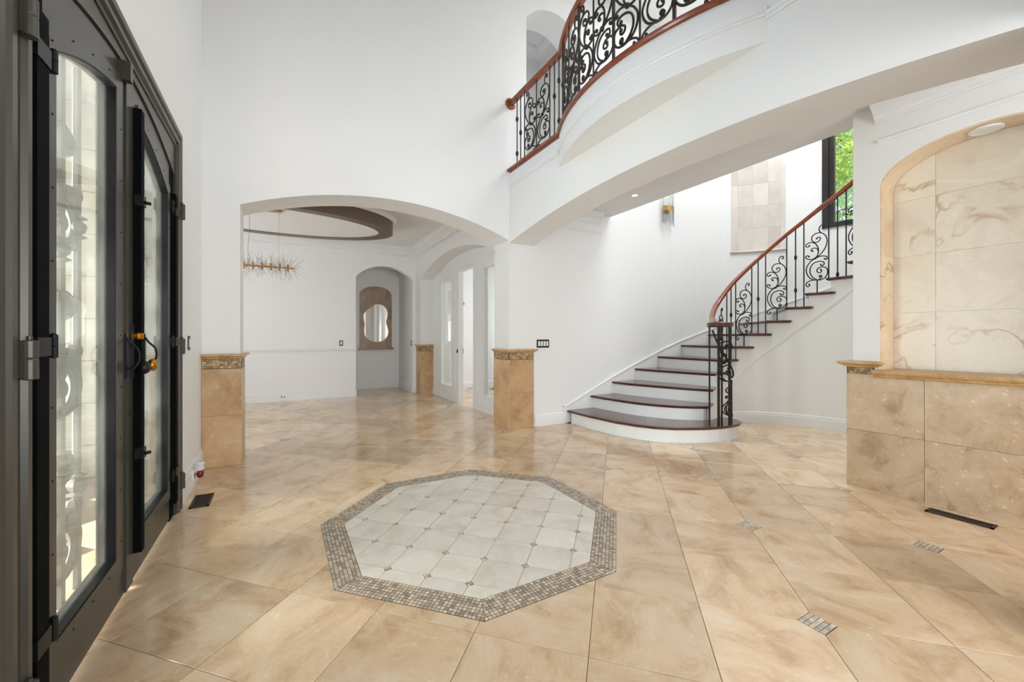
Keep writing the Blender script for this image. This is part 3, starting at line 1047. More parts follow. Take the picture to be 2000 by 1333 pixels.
for n in range(1, NT + 1):
    zt = n * RIS
    fr = list(fronts[n])
    nx = list(fronts[n + 1])
    if n <= 3:
        back = [(p[0] + 0.07, p[1] + 0.04) for p in nx]
        back[0] = (back[0][0], YA - 0.02)
        poly = fr + inner_mid[n] + back[::-1]
        if n == 1:
            poly = fr + inner_mid[1] + back[::-1]
    elif n == 4:
        poly = fr + [(5.42, 3.50), (5.56, 3.52)] + [pol(1.0, 10.0), pol(1.05, 11.5)] + [pol(1.6, afr(5) + 3), pol(RO - 0.02, afr(5) + 2)]
    else:
        arcs = [pol(0.998, a) for a in (afr(n), afr(n) + 5, afr(n) + 10, afr(n) + 15, afr(n) + 17.6)]
        poly = [pol(RO - 0.02, afr(n)), pol(1.6, afr(n))] + arcs + [pol(1.05, afr(n) + 18.6), pol(1.1, afr(n) + 16.5), pol(1.6, afr(n + 1) + 2.5), pol(RO - 0.02, afr(n + 1) + 2), pol(RO - 0.015, afr(n) + 7)]
    tread_solid(poly, zt).build('tread', 'tread', stair)
    # riser under this tread's nosing
    mb = MB()
    if n == 1:
        rp = offs(T1N + [(5.0, 3.45), (4.4, YA - 0.02)], 0.045)
        extrude(mb, 'Z', rp, 0, zt - 0.036)
        sweep(mb, rp[:15], [(-0.0, 0.0), (0.012, 0.0), (0.010, 0.012), (0, 0.016)])
    else:
        cpt = [(p[0], p[1]) for p in fr]
        if n <= 4:
            rp = []
            for i, p in enumerate(cpt):
                a, b = Vector(cpt[max(i - 1, 0)]), Vector(cpt[min(i + 1, len(cpt) - 1)])
                d = (b - a).normalized()
                nn = Vector((-d.y, d.x))          # left of travel outer->inner = uphill
                rp.append((p[0] + nn.x * 0.045, p[1] + nn.y * 0.045))
            rp[-1] = (rp[-1][0] + 0.0, rp[-1][1] + 0.03)
            k2 = [(p[0] + 0.02, p[1] + 0.012) for p in rp]
        else:
            da = 0.045
            rp = [(pol(r_, afr(n) + math.degrees(da / r_))) for r_ in (RO - 0.015, 1.6, RI + 0.02)]
            k2 = [(pol(r_, afr(n) + math.degrees((da + 0.02) / r_))) for r_ in (RO - 0.015, 1.6, RI + 0.02)]
        extrude(mb, 'Z', rp + k2[::-1], zt - RIS - 0.001, zt - 0.036)
    mb.build('riser', 'trim', stair)

# closed white wall under the inner edge, with the steps cut into its top
mb = MB()
inner_plan = [(5.10, 3.36, 2), (5.26, 3.44, 3), (5.40, 3.51, 4)]
segs = []
for n in range(5, NT + 1):
    st_a = afr(n) + 2.4
    en_a = afr(n + 1) + 2.4
    for k_ in range(4):
        segs.append((pol(RI, st_a + (en_a - st_a) * k_ / 4), pol(RI, st_a + (en_a - st_a) * (k_ + 1) / 4), n * RIS - 0.037))
lead = [((4.86, 3.26), (5.08, 3.37), 2), ((5.08, 3.37), (5.33, 3.50), 3), ((5.33, 3.50), pol(RI, afr(5) + 2.4), 4)]
segs = [(a, b, n * RIS - 0.037) for a, b, n in lead] + segs
for a, b, z in segs:
    d = (Vector(b) - Vector(a)).normalized(); nn = Vector((-d.y, d.x)) * 0.05
    mb.add([(*a, 0), (*b, 0), (*b, z), (*a, z), (a[0] + nn.x, a[1] + nn.y, 0), (b[0] + nn.x, b[1] + nn.y, 0), (b[0] + nn.x, b[1] + nn.y, z), (a[0] + nn.x, a[1] + nn.y, z)],
           [(0, 1, 2, 3), (7, 6, 5, 4), (3, 2, 6, 7), (0, 3, 7, 4), (1, 5, 6, 2)])
mb.build('stringer_wall', 'wall', stair)
mb = MB()
pth = [(*pol(RI - 0.001, a), 0.685 + 0.01572 * (a - 21.45)) for a in [6 + 4 * i for i in range(44)]]
for dz, rr in ((0.0, 0.008), (-0.024, 0.006)):
    mb.tube([(p[0], p[1], p[2] + dz) for p in pth], rr, 6)
mb.build('stringer_moulding', 'trim', stair)
mb = MB(); sweep(mb, [pol(RI, a) for a in range(5, 176, 5)], BASE)
mb.build('stringer_baseboard', 'trim', stair)
# sloping skirt board on the outer wall
sk = [(3.62, YA, 0.185), (3.68, YA, 0.187), (4.12, YA, 0.374), (4.56, YA, 0.561), (5.06, YA, 0.748)] + [(*pol(RO, a), RIS * (7 + (a - 29.2) / 13.15)) for a in range(6, 174, 4)]
mb = MB()
for a, b in zip(sk[:-1], sk[1:]):
    def inn(p, o_):
        if p[0] <= SCX: return (p[0], p[1] - o_)
        v = Vector((p[0] - SCX, p[1] - SCY)).normalized()
        return (p[0] - v.x * o_, p[1] - v.y * o_)
    for o_, lo, hi in ((0.014, -0.32, 0.075), (0.024, 0.05, 0.068)):
        a2, b2 = inn(a, o_), inn(b, o_)
        la, lb = max(0, a[2] + lo), max(0, b[2] + lo)
        mb.add([(*a2, la), (*b2, lb), (*b2, b[2] + hi), (*a2, a[2] + hi), (a[0], a[1], la), (b[0], b[1], lb), (b[0], b[1], b[2] + hi), (a[0], a[1], a[2] + hi)],
               [(0, 1, 2, 3), (3, 2, 6, 7), (0, 4, 5, 1), (0, 3, 7, 4), (1, 5, 6, 2)])
mb.build('skirt_board', 'trim', stair)

# ------------------------------------------------------------------ scroll motif
MOT = [
    [(745, 655), (695, 688), (660, 740), (655, 785), (672, 832), (705, 866), (765, 884), (822, 876), (858, 843), (868, 800), (855, 766), (820, 752), (785, 755), (763, 775), (768, 800), (792, 808), (808, 795), (800, 778)],
    [(765, 882), (715, 845), (692, 795), (700, 740), (735, 702), (790, 690), (828, 703), (832, 728), (812, 740), (800, 727)],
    [(765, 878), (705, 882), (662, 902), (652, 928), (668, 945), (688, 935), (684, 922)],
    [(775, 878), (802, 866), (810, 845), (795, 833), (782, 845), (792, 852)],
    [(745, 655), (800, 615), (845, 555), (862, 490), (845, 432), (800, 398), (745, 400), (710, 430), (715, 470), (750, 490), (785, 478), (795, 450), (775, 438), (760, 452)],
    [(805, 400), (784, 372), (790, 335), (815, 318), (834, 330), (824, 343)],
    [(745, 655), (772, 612), (768, 565), (738, 547), (708, 555), (704, 573), (718, 575)],
    [(745, 655), (700, 663), (660, 650), (648, 630), (665, 619), (682, 630)],
    [(772, 612), (776, 560), (748, 505), (700, 485), (660, 497), (650, 518), (670, 530), (686, 518)],
    [(745, 655), (800, 638), (848, 645), (864, 665), (850, 680), (838, 670)],
]


def motif(mb, fmap, su, sv, y0, r, mirror=1, only=None, knob=True, n=5, sub=4):
    for i, c in enumerate(MOT):
        if only and i not in only: continue
        pts = crm([((x - 755) * su * mirror, (y0 - y) * sv) for x, y in c], sub)
        p3 = [fmap(u, v) for u, v in pts]
        mb.tube(p3, r, n)
        if knob: mb.ball(p3[-1], r * 1.75, 6, 4)
    mb.ball(fmap((745 - 755) * su * mirror, (y0 - 655) * sv), r * 2.4, 6, 4)


def knuckle(mb, p, r=0.019):
    x, y, z = p
    mb.lathe((x, y, z), [(0.007, -0.036), (r * 0.75, -0.026), (r * 0.75, -0.016), (r, -0.010), (r, 0.010), (r * 0.75, 0.016), (r * 0.75, 0.026), (0.007, 0.036)], 'z', 8)


def rail_z(a):
    t = [(-20, 1.40), (-8, 1.56), (2.2, 1.735), (17.8, 2.042), (38.2, 2.396), (58.6, 2.745), (77.1, 3.023), (97.4, 3.276), (175, 4.40)]
    for (a0, z0), (a1, z1) in zip(t[:-1], t[1:]):
        if a <= a1: return z0 + (z1 - z0) * (a - a0) / (a1 - a0)
    return t[-1][1]


def add_bar(mb, x, y, z0, z1, r):
    mb.tube([(x, y, z0), (x, y, z1)], r, 6)


srail = thing('stair_railing', (NEWX := 4.83, NEWY := 3.08, RIS), 'wrought iron stair railing with scroll panels and cherry handrail', 'railing')
HRP = [(-0.032, -0.02), (-0.024, -0.032), (0.024, -0.032), (0.032, -0.02), (0.027, -0.004), (0.034, 0.012), (0.026, 0.030), (0, 0.036), (-0.026, 0.030), (-0.034, 0.012), (-0.027, -0.004)]
rp = crm([(4.735, 3.045, 1.418), (4.80, 3.14, 1.425), (4.95, 3.245, 1.452), (5.12, 3.38, 1.51), (5.30, 3.48, 1.60), (*pol(RI + 0.01, 0), 1.70)], 5)
rp = rp[:-1] + [(*pol(RI + 0.01, a), rail_z(a)) for a in range(2, 176, 4)]
mb = MB(); sweep(mb, rp, HRP)
mb.build('handrail', 'rail', srail, True)
mb = MB(); mb.lathe((NEWX, NEWY, 1.378), [(0.02, 0), (0.128, 0.0), (0.146, 0.008), (0.150, 0.018), (0.140, 0.026), (0.150, 0.036), (0.150, 0.048), (0.138, 0.060), (0.06, 0.064), (0.0, 0.064)], 'z', 36)
mb.build('newel_cap', 'tread', srail, True)
SB = 0.0075
triples = [(5, (11.7, 15.8, 20.0)), (7, (33.2, 38.0, 43.3)), (9, (57.4, 63.0, 68.1)), (11, (83.0, 88.2, 93.3)), (13, (108.2, 113.5, 118.8)), (15, (134.0, 139.3, 144.6)), (17, (160.5, 165.8, 171.0))]
for n, tr in triples:
    for j, a in enumerate(tr):
        mb = MB()
        x, y = pol(RI, a)
        zb, zt = n * RIS - 0.004, rail_z(a) - 0.03
        add_bar(mb, x, y, zb, zt, SB)
        if j == 1:
            if (n // 2) % 2 == 0 and n != 9:
                knuckle(mb, (x, y, zb + (zt - zb) * 0.20)); knuckle(mb, (x, y, zb + (zt - zb) * 0.62))
            elif n == 9:
                knuckle(mb, (x, y, 1.92)); knuckle(mb, (x, y, 2.385))
            elif n == 11:
                knuckle(mb, (x, y, zb + 0.04))
            else:
                knuckle(mb, (x, y, zb + (zt - zb) * 0.48))
        mb.build('baluster', 'iron', srail)
for n, ac in ((6, 26.6), (8, 50.6), (10, 75.6), (12, 100.8), (14, 126.4), (16, 152.5)):
    mb = MB()
    z0 = n * RIS
    fm = lambda u, v, ac=ac, z0=z0: pol(RI, ac + math.degrees(u / RI), z0 + v)
    motif(mb, fm, 0.00110, 0.001333, 1012, SB * 0.95)
    x, y, _ = fm(0.010, 0)
    add_bar(mb, x, y, z0 - 0.004, z0 + 0.18, SB)
    mb.build('scroll_panel', 'iron', srail)
# lower curl between newel and first triple
mb = MB()
fm = lambda u, v: (5.50 + u * 0.95, 3.50 + u * 0.28, 4 * RIS + v)
motif(mb, fm, 0.00105, 0.001333, 1012, SB * 0.95)
add_bar(mb, 5.51, 3.503, 4 * RIS - 0.004, 4 * RIS + 0.18, SB)
mb.build('scroll_panel', 'iron', srail)
# newel cluster
for i, (da, rr, rad) in enumerate(((205, 0.118, 0.015), (222, 0.118, 0.011), (270, 0.118, 0.013), (325, 0.135, 0.011), (130, 0.118, 0.010))):
    x, y = NEWX + rr * cos(radians(da)), NEWY + rr * sin(radians(da))
    mb = MB(); add_bar(mb, x, y, RIS - 0.004, 1.385 if i != 3 else 0.72, rad)
    if i == 3: mb.ball((x, y, RIS + 0.09), 0.018, 8, 5, 2.2)
    mb.build('newel_post', 'iron', srail)
for k_, (ac, z0, sv, mr) in enumerate(((318, RIS - 0.04, 0.00085, -1), (240, RIS + 0.40, 0.00100, 1), (262, RIS + 0.02, 0.00070, 1))):
    mb = MB()
    fm = lambda u, v, ac=ac, z0=z0: (NEWX + 0.122 * cos(radians(ac) + u / 0.122), NEWY + 0.122 * sin(radians(ac) + u / 0.122), z0 + v)
    motif(mb, fm, 0.00085, sv, 1012, 0.0085, mr, only=(0, 1, 4, 6, 9))
    mb.build('newel_scroll', 'iron', srail)
mb = MB()
sp = []
for i in range(26):
    t = i / 25
    a = radians(170 + 175 * t)
    sp.append((NEWX + (0.12 + 0.03 * t) * cos(a), NEWY + (0.12 + 0.03 * t) * sin(a), 1.34 - 0.60 * (1 - (1 - t) ** 1.6)))
mb.tube(sp, 0.011, 6)
mb.build('newel_band', 'iron', srail)

# ================================================================== BALCONY
BCX, BCY, BR = 4.47, 2.50, 2.065
bal = thing('balcony', (2.5, BCY, 3.13), 'curved white balcony bulging from the gallery', 'balcony')
th0 = math.degrees(math.asin(1.08 / BR))


def bc(a, r=BR):
    return (BCX - r * cos(radians(a)), BCY + r * sin(radians(a)))


arc = [bc(th0 - 2 * th0 * i / 40) for i in range(41)]
mb = MB()
extrude(mb, 'Z', arc + [(XB + 0.02, arc[-1][1]), (XB + 0.02, arc[0][1])], 3.135, 3.485)
mb.build('fascia', 'wall', bal)
mb = MB()
MLD = [(0, 0), (0.010, 0.0), (0.016, 0.010), (0.010, 0.018), (0.020, 0.026), (0.026, 0.044), (0.014, 0.052), (0, 0.056)]
sweep(mb, arc, zoff(MLD, 3.295))
mb.build('fascia_moulding', 'trim', bal)
mb = MB()
sweep(mb, [(XB, YA), (XB, BCY + 1.08)], zoff(MLD, 3.27)); sweep(mb, [(XB, BCY - 1.08), (XB, 0.34)], zoff(MLD, 3.27))
n_trim[0] += 1
struct(mb, 'trim_%d' % n_trim[0], 'trim', 'thin white moulding along the gallery wall beside the balcony', 'trim')

brail = thing('balcony_railing', (2.7, BCY, 3.49), 'bronzed iron balcony railing with scrolls and cherry rails', 'railing')
path_plan = [(XB, YA), (XB, BCY + 1.08)] + arc[1:-1] + [(XB, BCY - 1.08), (XB, 0.34)]
BRP = [(-0.05, 0), (0.028, 0), (0.036, 0.012), (0.036, 0.026), (0.028, 0.038), (-0.05, 0.038)]
mb = MB(); sweep(mb, path_plan, zoff(BRP, 3.485)); mb.build('bottom_rail', 'rail', brail)
path_in = [(XB + 0.02, YA), (XB + 0.02, BCY + 1.07)] + [bc(th0 - 2 * th0 * i / 40, BR - 0.02) for i in range(1, 40)] + [(XB + 0.02, BCY - 1.07), (XB + 0.02, 0.34)]
mb = MB(); sweep(mb, path_in, zoff([(o * 1.05, z) for o, z in HRP], 4.41)); mb.build('handrail', 'rail', brail)
mb = MB(); mb.lathe((XB + 0.02, YA, 4.41), [(0.075, 0), (0.078, -0.01), (0.07, -0.02), (0.05, -0.026), (0.04, -0.03)], 'y', 24)
mb.build('rosette', 'rail', brail)
ZB0, ZB1 = 3.515, 4.385
BB = 0.0085
for y, kk in ((4.514, 2), (4.424, 1), (4.33, 0), (4.058, 0), (3.785, 0), (3.694, 3), (3.609, 2)):
    mb = MB(); add_bar(mb, XB + 0.02, y, ZB0, ZB1, BB if kk else BB * 1.05)
    H_ = ZB1 - ZB0
    for f_ in {0: (), 1: (0.45,), 2: (0.18, 0.70), 3: (0.55,)}[kk]:
        knuckle(mb, (XB + 0.02, y, ZB0 + H_ * f_), 0.021)
    mb.build('baluster', 'iron2', brail)
for yc, mr in ((4.194, 1), (3.921, -1)):
    mb = MB()
    fm = lambda u, v, yc=yc: (XB + 0.02, yc + u, ZB0 + 0.02 + v)
    motif(mb, fm, 0.00113, 0.00128, 945, BB, mr)
    mb.build('scroll_panel', 'iron2', brail)
bars = [27.0, 20.4, 13.2, 6.2, -1.0, -8.3, -15.9, -23.4, -30.0]
for i, a in enumerate(bars):
    x, y = bc(a, BR - 0.02)
    mb = MB(); add_bar(mb, x, y, ZB0, ZB1, BB * (1.7 if i % 2 == 0 else 1.05))
    if i == 0: knuckle(mb, (x, y, 3.95), 0.024)
    mb.build('baluster', 'iron2', brail)
for i, (a0, a1) in enumerate(zip(bars[:-1], bars[1:])):
    ac = (a0 + a1) / 2
    mb = MB()
    fm = lambda u, v, ac=ac: (*bc(ac + math.degrees(u / BR), BR - 0.02), ZB0 + 0.02 + v)
    motif(mb, fm, 0.00113, 0.00128, 945, BB * 1.15, 1 if i % 2 == 0 else -1)
    mb.build('scroll_panel', 'iron2', brail)
for y in (1.2, 1.0, 0.8, 0.6):
    mb = MB(); add_bar(mb, XB + 0.02, y, ZB0, ZB1, BB); mb.build('baluster', 'iron2', brail)

# ================================================================== FRONT DOOR
DC = 2.633
XF = XL - 0.005         # leaf face
door = thing('door_1', (XL, DC, 0), 'dark bronze double front door with arched glass panels', 'door', kind='structure')


def atop(y, base, rise, half):
    """arched top line over the whole doorway"""
    return base + rise * (1 - ((y - DC) / half) ** 2)


FIN, FOUT, HZ0, HZ1 = 0.935, 1.085, 2.60, 2.745
FRP = [(0.0, -0.16), (0.0, 0.012), (0.16, 0.014), (0.20, 0.028), (0.34, 0.028), (0.38, 0.014), (0.60, 0.014), (0.66, 0.026), (0.85, 0.028), (0.90, 0.018), (1.0, 0.010), (1.0, -0.16)]
FW = FOUT - FIN
mb = MB()
for side in (-1, 1):
    ys = [(DC + side * (FIN + w_ * FW), XL + pr, HZ0 + w_ * (HZ1 - HZ0)) for w_, pr in FRP]
    n = len(ys)
    b = len(mb.v)
    mb.v += [(x_, y_, 0) for y_, x_, z_ in ys] + [(x_, y_, z_) for y_, x_, z_ in ys]
    mb.f += [tuple(b + i for i in range(n)), tuple(b + n + i for i in reversed(range(n)))] + [(b + i, b + (i + 1) % n, b + n + (i + 1) % n, b + n + i) for i in range(n)]
    mb.sh += [0.5] * (n + 2)
zsec = [(HZ0 + w_ * (HZ1 - HZ0), XL + pr, FIN + w_ * FW) for w_, pr in FRP]
n = len(zsec)
b = len(mb.v)
mb.v += [(x_, DC - dw, z_) for z_, x_, dw in zsec] + [(x_, DC + dw, z_) for z_, x_, dw in zsec]
mb.f += [(b + i, b + (i + 1) % n, b + n + (i + 1) % n, b + n + i) for i in range(n)]
mb.sh += [0.5] * n
mb.build('door_frame', 'door', door)
# panel filling the head above the arched leaves
LT = lambda y: atop(y, 2.42, 0.130, 0.815)
tp = [(DC - 0.94 + 1.88 * i / 28) for i in range(29)]
mb = MB(); extrude(mb, 'X', [(y, LT(y) + 0.008) for y in tp] + [(DC + 0.94, HZ0 + 0.01), (DC - 0.94, HZ0 + 0.01)], XF + 0.010, XF - 0.10)
mb.build('transom_panel', 'door', door)


def leaf(side):
    y_in, y_out = DC + side * 0.010, DC + side * 0.828
    gy0, gy1 = DC + side * 0.199, DC + side * 0.757
    ys = [y_in + (y_out - y_in) * i / 14 for i in range(15)]
    outer = [(y_in, 0.015)] + [(y, LT(y)) for y in ys] + [(y_out, 0.015)]
    gs = [gy0 + (gy1 - gy0) * i / 12 for i in range(13)]
    gtop = lambda y: atop(y, 2.206, 0.198, 0.757)
    hole = [(gy0, 0.235)] + [(y, gtop(y)) for y in gs] + [(gy1, 0.235)]
    mb = MB(); extrude(mb, 'X', outer, XF, XF - 0.06, holes=[hole])
    mb.build('door_leaf', 'door', door)
    # hinged glazed panel: frame, bead, pane, screws
    g0, g1 = DC + side * 0.118, DC + side * 0.806
    fo = [g0 + (g1 - g0) * i / 12 for i in range(13)]
    ftop = lambda y: atop(y, 2.268, 0.205, 0.806)
    outer2 = [(g0, 0.165)] + [(y, ftop(y)) for y in fo] + [(g1, 0.165)]
    mb = MB(); extrude(mb, 'X', outer2, XF, XF + 0.010, holes=[hole])
    gf = mb.build('glass_panel_frame', 'door', door)
    h0, h1 = gy0 + side * 0.007, gy1 - side * 0.007
    hin = [(h0, 0.242)] + [(y, gtop(y) - 0.007) for y in [h0 + (h1 - h0) * i / 12 for i in range(13)]] + [(h1, 0.242)]
    mb = MB(); extrude(mb, 'X', hole, XF + 0.006, XF - 0.028, holes=[hin]); mb.build('glazing_bead', 'black', gf)
    mb = MB(); extrude(mb, 'X', hole, XF - 0.022, XF - 0.027); mb.build('glass_pane', 'doorglass', gf)
    mb = MB()
    for i in range(9):
        z = 0.3 + i * 0.24
        for yy in (g0 + side * 0.03, g1 - side * 0.02):
            mb.ball((XF + 0.010, yy, z), 0.004, 6, 4)
    for i in range(1, 4):
        yy = g0 + (g1 - g0) * i / 4
        mb.ball((XF + 0.010, yy, ftop(yy) - 0.03), 0.004, 6, 4); mb.ball((XF + 0.010, yy, 0.20), 0.004, 6, 4)
    mb.build('screw', 'black', gf)
    for z in (0.31, 1.222, 2.14):
        mb = MB(); mb.lathe((XF + 0.022, g1 + side * 0.004, z), [(0.004, -0.040), (0.011, -0.036), (0.011, -0.002), (0.009, 0), (0.011, 0.002), (0.011, 0.036), (0.004, 0.042)], 'z', 10)
        mb.box(XF, XF + 0.016, g1 - side * 0.012, g1 + side * 0.014, z - 0.026, z + 0.026)
        mb.build('hinge', 'black', door)
    # black weather channel along the outer edge of the leaf
    mb = MB()
    mb.box(XF - 0.03, XF + 0.030, DC + side * 0.862, DC + side * 0.930, 0.10, 2.24)
    mb.box(XF - 0.03, XF + 0.018, DC + side * 0.826, DC + side * 0.848, 0.14, 2.21)
    mb.box(XF - 0.03, XF + 0.002, DC + side * 0.826, DC + side * 0.94, 0.0, 2.45)
    mb.build('edge_channel', 'gasket', door)
    for z in (0.32, 1.222, 2.12):
        mb = MB().box(XF, XF + 0.034, DC + side * 0.856, DC + side * 0.938, z - 0.030, z + 0.028).box(XF, XF + 0.02, DC + side * 0.812, DC + side * 0.86, z - 0.022, z + 0.02); mb.build('strap', 'black', door)
    # leaf hinges on the frame
    for z in (0.22, 1.19, 2.16):
        mb = MB(); mb.lathe((XL + 0.036, DC + side * 1.0, z), [(0.004, -0.062), (0.018, -0.058), (0.018, -0.004), (0.016, 0), (0.018, 0.004), (0.018, 0.050), (0.006, 0.054), (0.006, 0.064)], 'z', 14)
        mb.box(XL + 0.005, XL + 0.036, DC + side * 1.0 - 0.017, DC + side * 1.0 + 0.017, z - 0.055, z + 0.048)
        mb.build('frame_hinge', 'door', door)
    # ring pull on the glazed panel
    yr = DC + (-0.085 if side < 0 else 0.215)
    mb = MB()
    mb.box(XF + 0.010, XF + 0.016, yr - 0.009, yr + 0.009, 1.05, 1.27)
    mb.tube(crm([(XF + 0.016, yr, 1.25), (XF + 0.03, yr, 1.225), (XF + 0.058, yr, 1.19), (XF + 0.062, yr, 1.14), (XF + 0.04, yr, 1.10), (XF + 0.016, yr, 1.10)], 5), 0.005, 7)
    mb.build('ring_pull', 'black', gf)
    # wrought iron grille on the street side
    mb = MB()
    gx = XF - 0.10
    for f_ in (0.12, 0.38, 0.64, 0.88):
        yy = gy0 + (gy1 - gy0) * f_
        mb.tube([(gx, yy, 0.18), (gx, yy, gtop(yy) + 0.02)], 0.015, 6)
        for z in ((0.62, 1.72) if f_ in (0.12, 0.64) else (0.75, 1.6)):
            mb.ball((gx, yy, z), 0.034, 8, 6, 0.9); mb.lathe((gx, yy, z), [(0.016, -0.05), (0.036, -0.04), (0.016, -0.03)], 'z', 8); mb.lathe((gx, yy, z), [(0.016, 0.03), (0.036, 0.04), (0.016, 0.05)], 'z', 8)
    for zc in (0.22, 0.88, 1.55):
        for yc, mr in ((gy0 + (gy1 - gy0) * 0.28, 1), (gy0 + (gy1 - gy0) * 0.76, -1)):
            fm = lambda u, v, yc=yc, zc=zc: (gx - 0.01, yc + u, zc + v)
            motif(mb, fm, 0.00122, 0.00100, 945, 0.017, mr * side, n=6, only=(0, 1, 4, 7, 9))
    mb.build('iron_grille', 'grille', door)


leaf(-1); leaf(1)
# meeting bars, latches, knobs
mb = MB().box(XF, XF + 0.045, DC + 0.022, DC + 0.072, 0.16, 2.41)
mb.build('meeting_bar', 'gasket', door)
mb = MB().box(XF, XF + 0.030, DC + 0.088, DC + 0.102, 0.18, 2.33)
mb.build('meeting_bar', 'gasket', door)
mb = MB().box(XF, XF + 0.012, DC - 0.075, DC + 0.02, 0.02, 2.545)
mb.build('meeting_stile', 'door', door)
for z in (0.665, 1.945):
    mb = MB().box(XF + 0.02, XF + 0.056, DC + 0.010, DC + 0.055, z - 0.028, z + 0.026)
    mb.tube([(XF + 0.056, DC + 0.03, z - 0.006), (XF + 0.075, DC + 0.045, z - 0.006)], 0.009, 8)
    mb.build('latch', 'black', door)
mb = MB().box(XF, XF + 0.045, DC - 0.145, DC - 0.11, 2.46, 2.55); mb.box(XF, XF + 0.03, DC - 0.095, DC - 0.07, 2.48, 2.53)
mb.build('top_catch', 'door', door)
mb = MB().box(XF + 0.010, XF + 0.022, DC - 0.035, DC + 0.012, 1.053, 1.32)
mb.build('escutcheon', 'iron', door)
KN = [(0.010, 0.0), (0.010, 0.022), (0.018, 0.026), (0.031, 0.038), (0.033, 0.050), (0.026, 0.062), (0.012, 0.068)]
mb = MB(); mb.lathe((XF + 0.020, DC - 0.015, 1.10), KN, 'x', 16); mb.build('door_knob', 'iron', door, True)
mb = MB(); mb.lathe((XF + 0.010, DC + 0.165, 1.103), KN, 'x', 16); mb.build('door_knob', 'brass', door, True)
mb = MB(); mb.lathe((XF + 0.020, DC + 0.025, 1.257), [(0.02, 0), (0.02, 0.012), (0.012, 0.016)], 'x', 14); mb.box(XF + 0.03, XF + 0.052, DC + 0.020, DC + 0.030, 1.242, 1.272)
mb.build('deadbolt', 'brass', door)
mb = MB(); mb.ball((XF + 0.012, DC - 0.03, 0.863), 0.012, 8, 5); mb.build('bolt_hole', 'black', door)

# outside the front door
mb = MB().box(-6.5, XL - 0.25, -2, 14, -0.14, -0.03)
o = mb.build('porch_floor', 'stonewall'); tag(o, 'pale stone porch floor outside the front door', 'floor', kind='structure')
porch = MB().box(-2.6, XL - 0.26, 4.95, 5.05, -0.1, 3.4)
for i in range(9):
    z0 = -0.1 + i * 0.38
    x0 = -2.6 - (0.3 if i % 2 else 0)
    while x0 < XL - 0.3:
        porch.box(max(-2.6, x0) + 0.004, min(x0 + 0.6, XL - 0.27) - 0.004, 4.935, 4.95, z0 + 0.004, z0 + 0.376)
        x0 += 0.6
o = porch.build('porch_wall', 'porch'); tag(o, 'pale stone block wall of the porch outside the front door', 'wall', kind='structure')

mb = MB().box(-6.5, XL - 0.26, -2.0, 5.05, 3.35, 3.5)  # unseen slab added to keep sun off the porch wall
o = mb.build('added_porch_roof', 'porch'); tag(o, 'unseen stone roof slab added to shade the porch', 'roof', kind='structure')

# ================================================================== DINING ROOM PIECES
# oval ring on the ceiling
RCX, RCY = -0.13, 7.03


def ell(a, b, n=72):
    return [(RCX + a * cos(2 * pi * i / n), RCY + b * sin(2 * pi * i / n)) for i in range(n)]


ringt = thing('ceiling_ring', (RCX, RCY, 3.02), 'taupe oval ring trim on the dining room ceiling', 'ceiling ring')
mb = MB(); extrude(mb, 'Z', ell(1.835, 0.914), 3.02, 3.205, holes=[ell(1.60, 0.756)])
mb.build('ring_band', 'ring', ringt)
mb = MB(); extrude(mb, 'Z', ell(1.602, 0.758), 3.032, 3.06); mb.build('ring_panel', 'ceil', ringt)
mb = MB()
sweep(mb, ell(1.80, 0.88), [(0, 0.0), (0.06, 0.0), (0.075, 0.02), (0.085, 0.04), (0.11, 0.052), (0, 0.055)], True)
mb.v = [(x_, y_, z_ + 3.205) for x_, y_, z_ in mb.v]
mb.build('ring_cornice', 'trim', ringt)

# chandelier
CYY, CZ, ZK = 6.40, 2.232, 3.032
ch_ = thing('chandelier', (-0.2, CYY, ZK), 'linear gold chandelier with a cloud of fine wires', 'chandelier')
mb = MB().box(-0.41, 0.017, CYY - 0.045, CYY + 0.045, ZK - 0.03, ZK); mb.build('canopy', 'gold', ch_)
for x_ in (-0.38, -0.023):
    mb = MB(); mb.tube(crm([(x_, CYY, ZK - 0.03), (x_ + (0.010 if x_ < -0.2 else 0), CYY, 2.75), (x_ - (0.010 if x_ < -0.2 else 0), CYY, 2.45), (x_, CYY, CZ)], 5), 0.0025 if x_ < -0.2 else 0.0014, 5)
    mb.build('cable', 'wire', ch_)
mb = MB()
for dy in (-0.02, 0.02):
    mb.tube([(-0.57, CYY + dy, CZ), (0.157, CYY + dy, CZ)], 0.008, 8)
mb.build('bar', 'gold', ch_)
for i in range(7):
    x_ = -0.54 + i * 0.105
    mb = MB(); mb.lathe((x_, CYY, CZ), [(0.010, -0.05), (0.012, -0.03), (0.012, 0.035), (0.008, 0.05)], 'z', 8); mb.build('lamp_socket', 'gold', ch_)
mb = MB()
rnd = random.Random(3)
for i in range(330):
    x_ = rnd.uniform(-0.57, 0.165)
    d = Vector((rnd.gauss(0, 0.35), rnd.gauss(0, 1), rnd.gauss(0, 1))).normalized()
    if x_ > 0.1: d = (d + Vector((rnd.uniform(0.2, 1.0), 0, 0))).normalized()
    l = rnd.uniform(0.10, 0.21)
    k = Vector((rnd.uniform(-.5, .5), rnd.uniform(-.5, .5), rnd.uniform(-.5, .5)))
    p = Vector((x_, CYY, CZ))
    mb.tube([p, p + d * l * 0.5 + k * 0.03, p + (d + k * 0.25) * l], 0.0011, 3, False)
o = mb.build('wire_twigs', 'wire', ch_); o['kind'] = 'stuff'

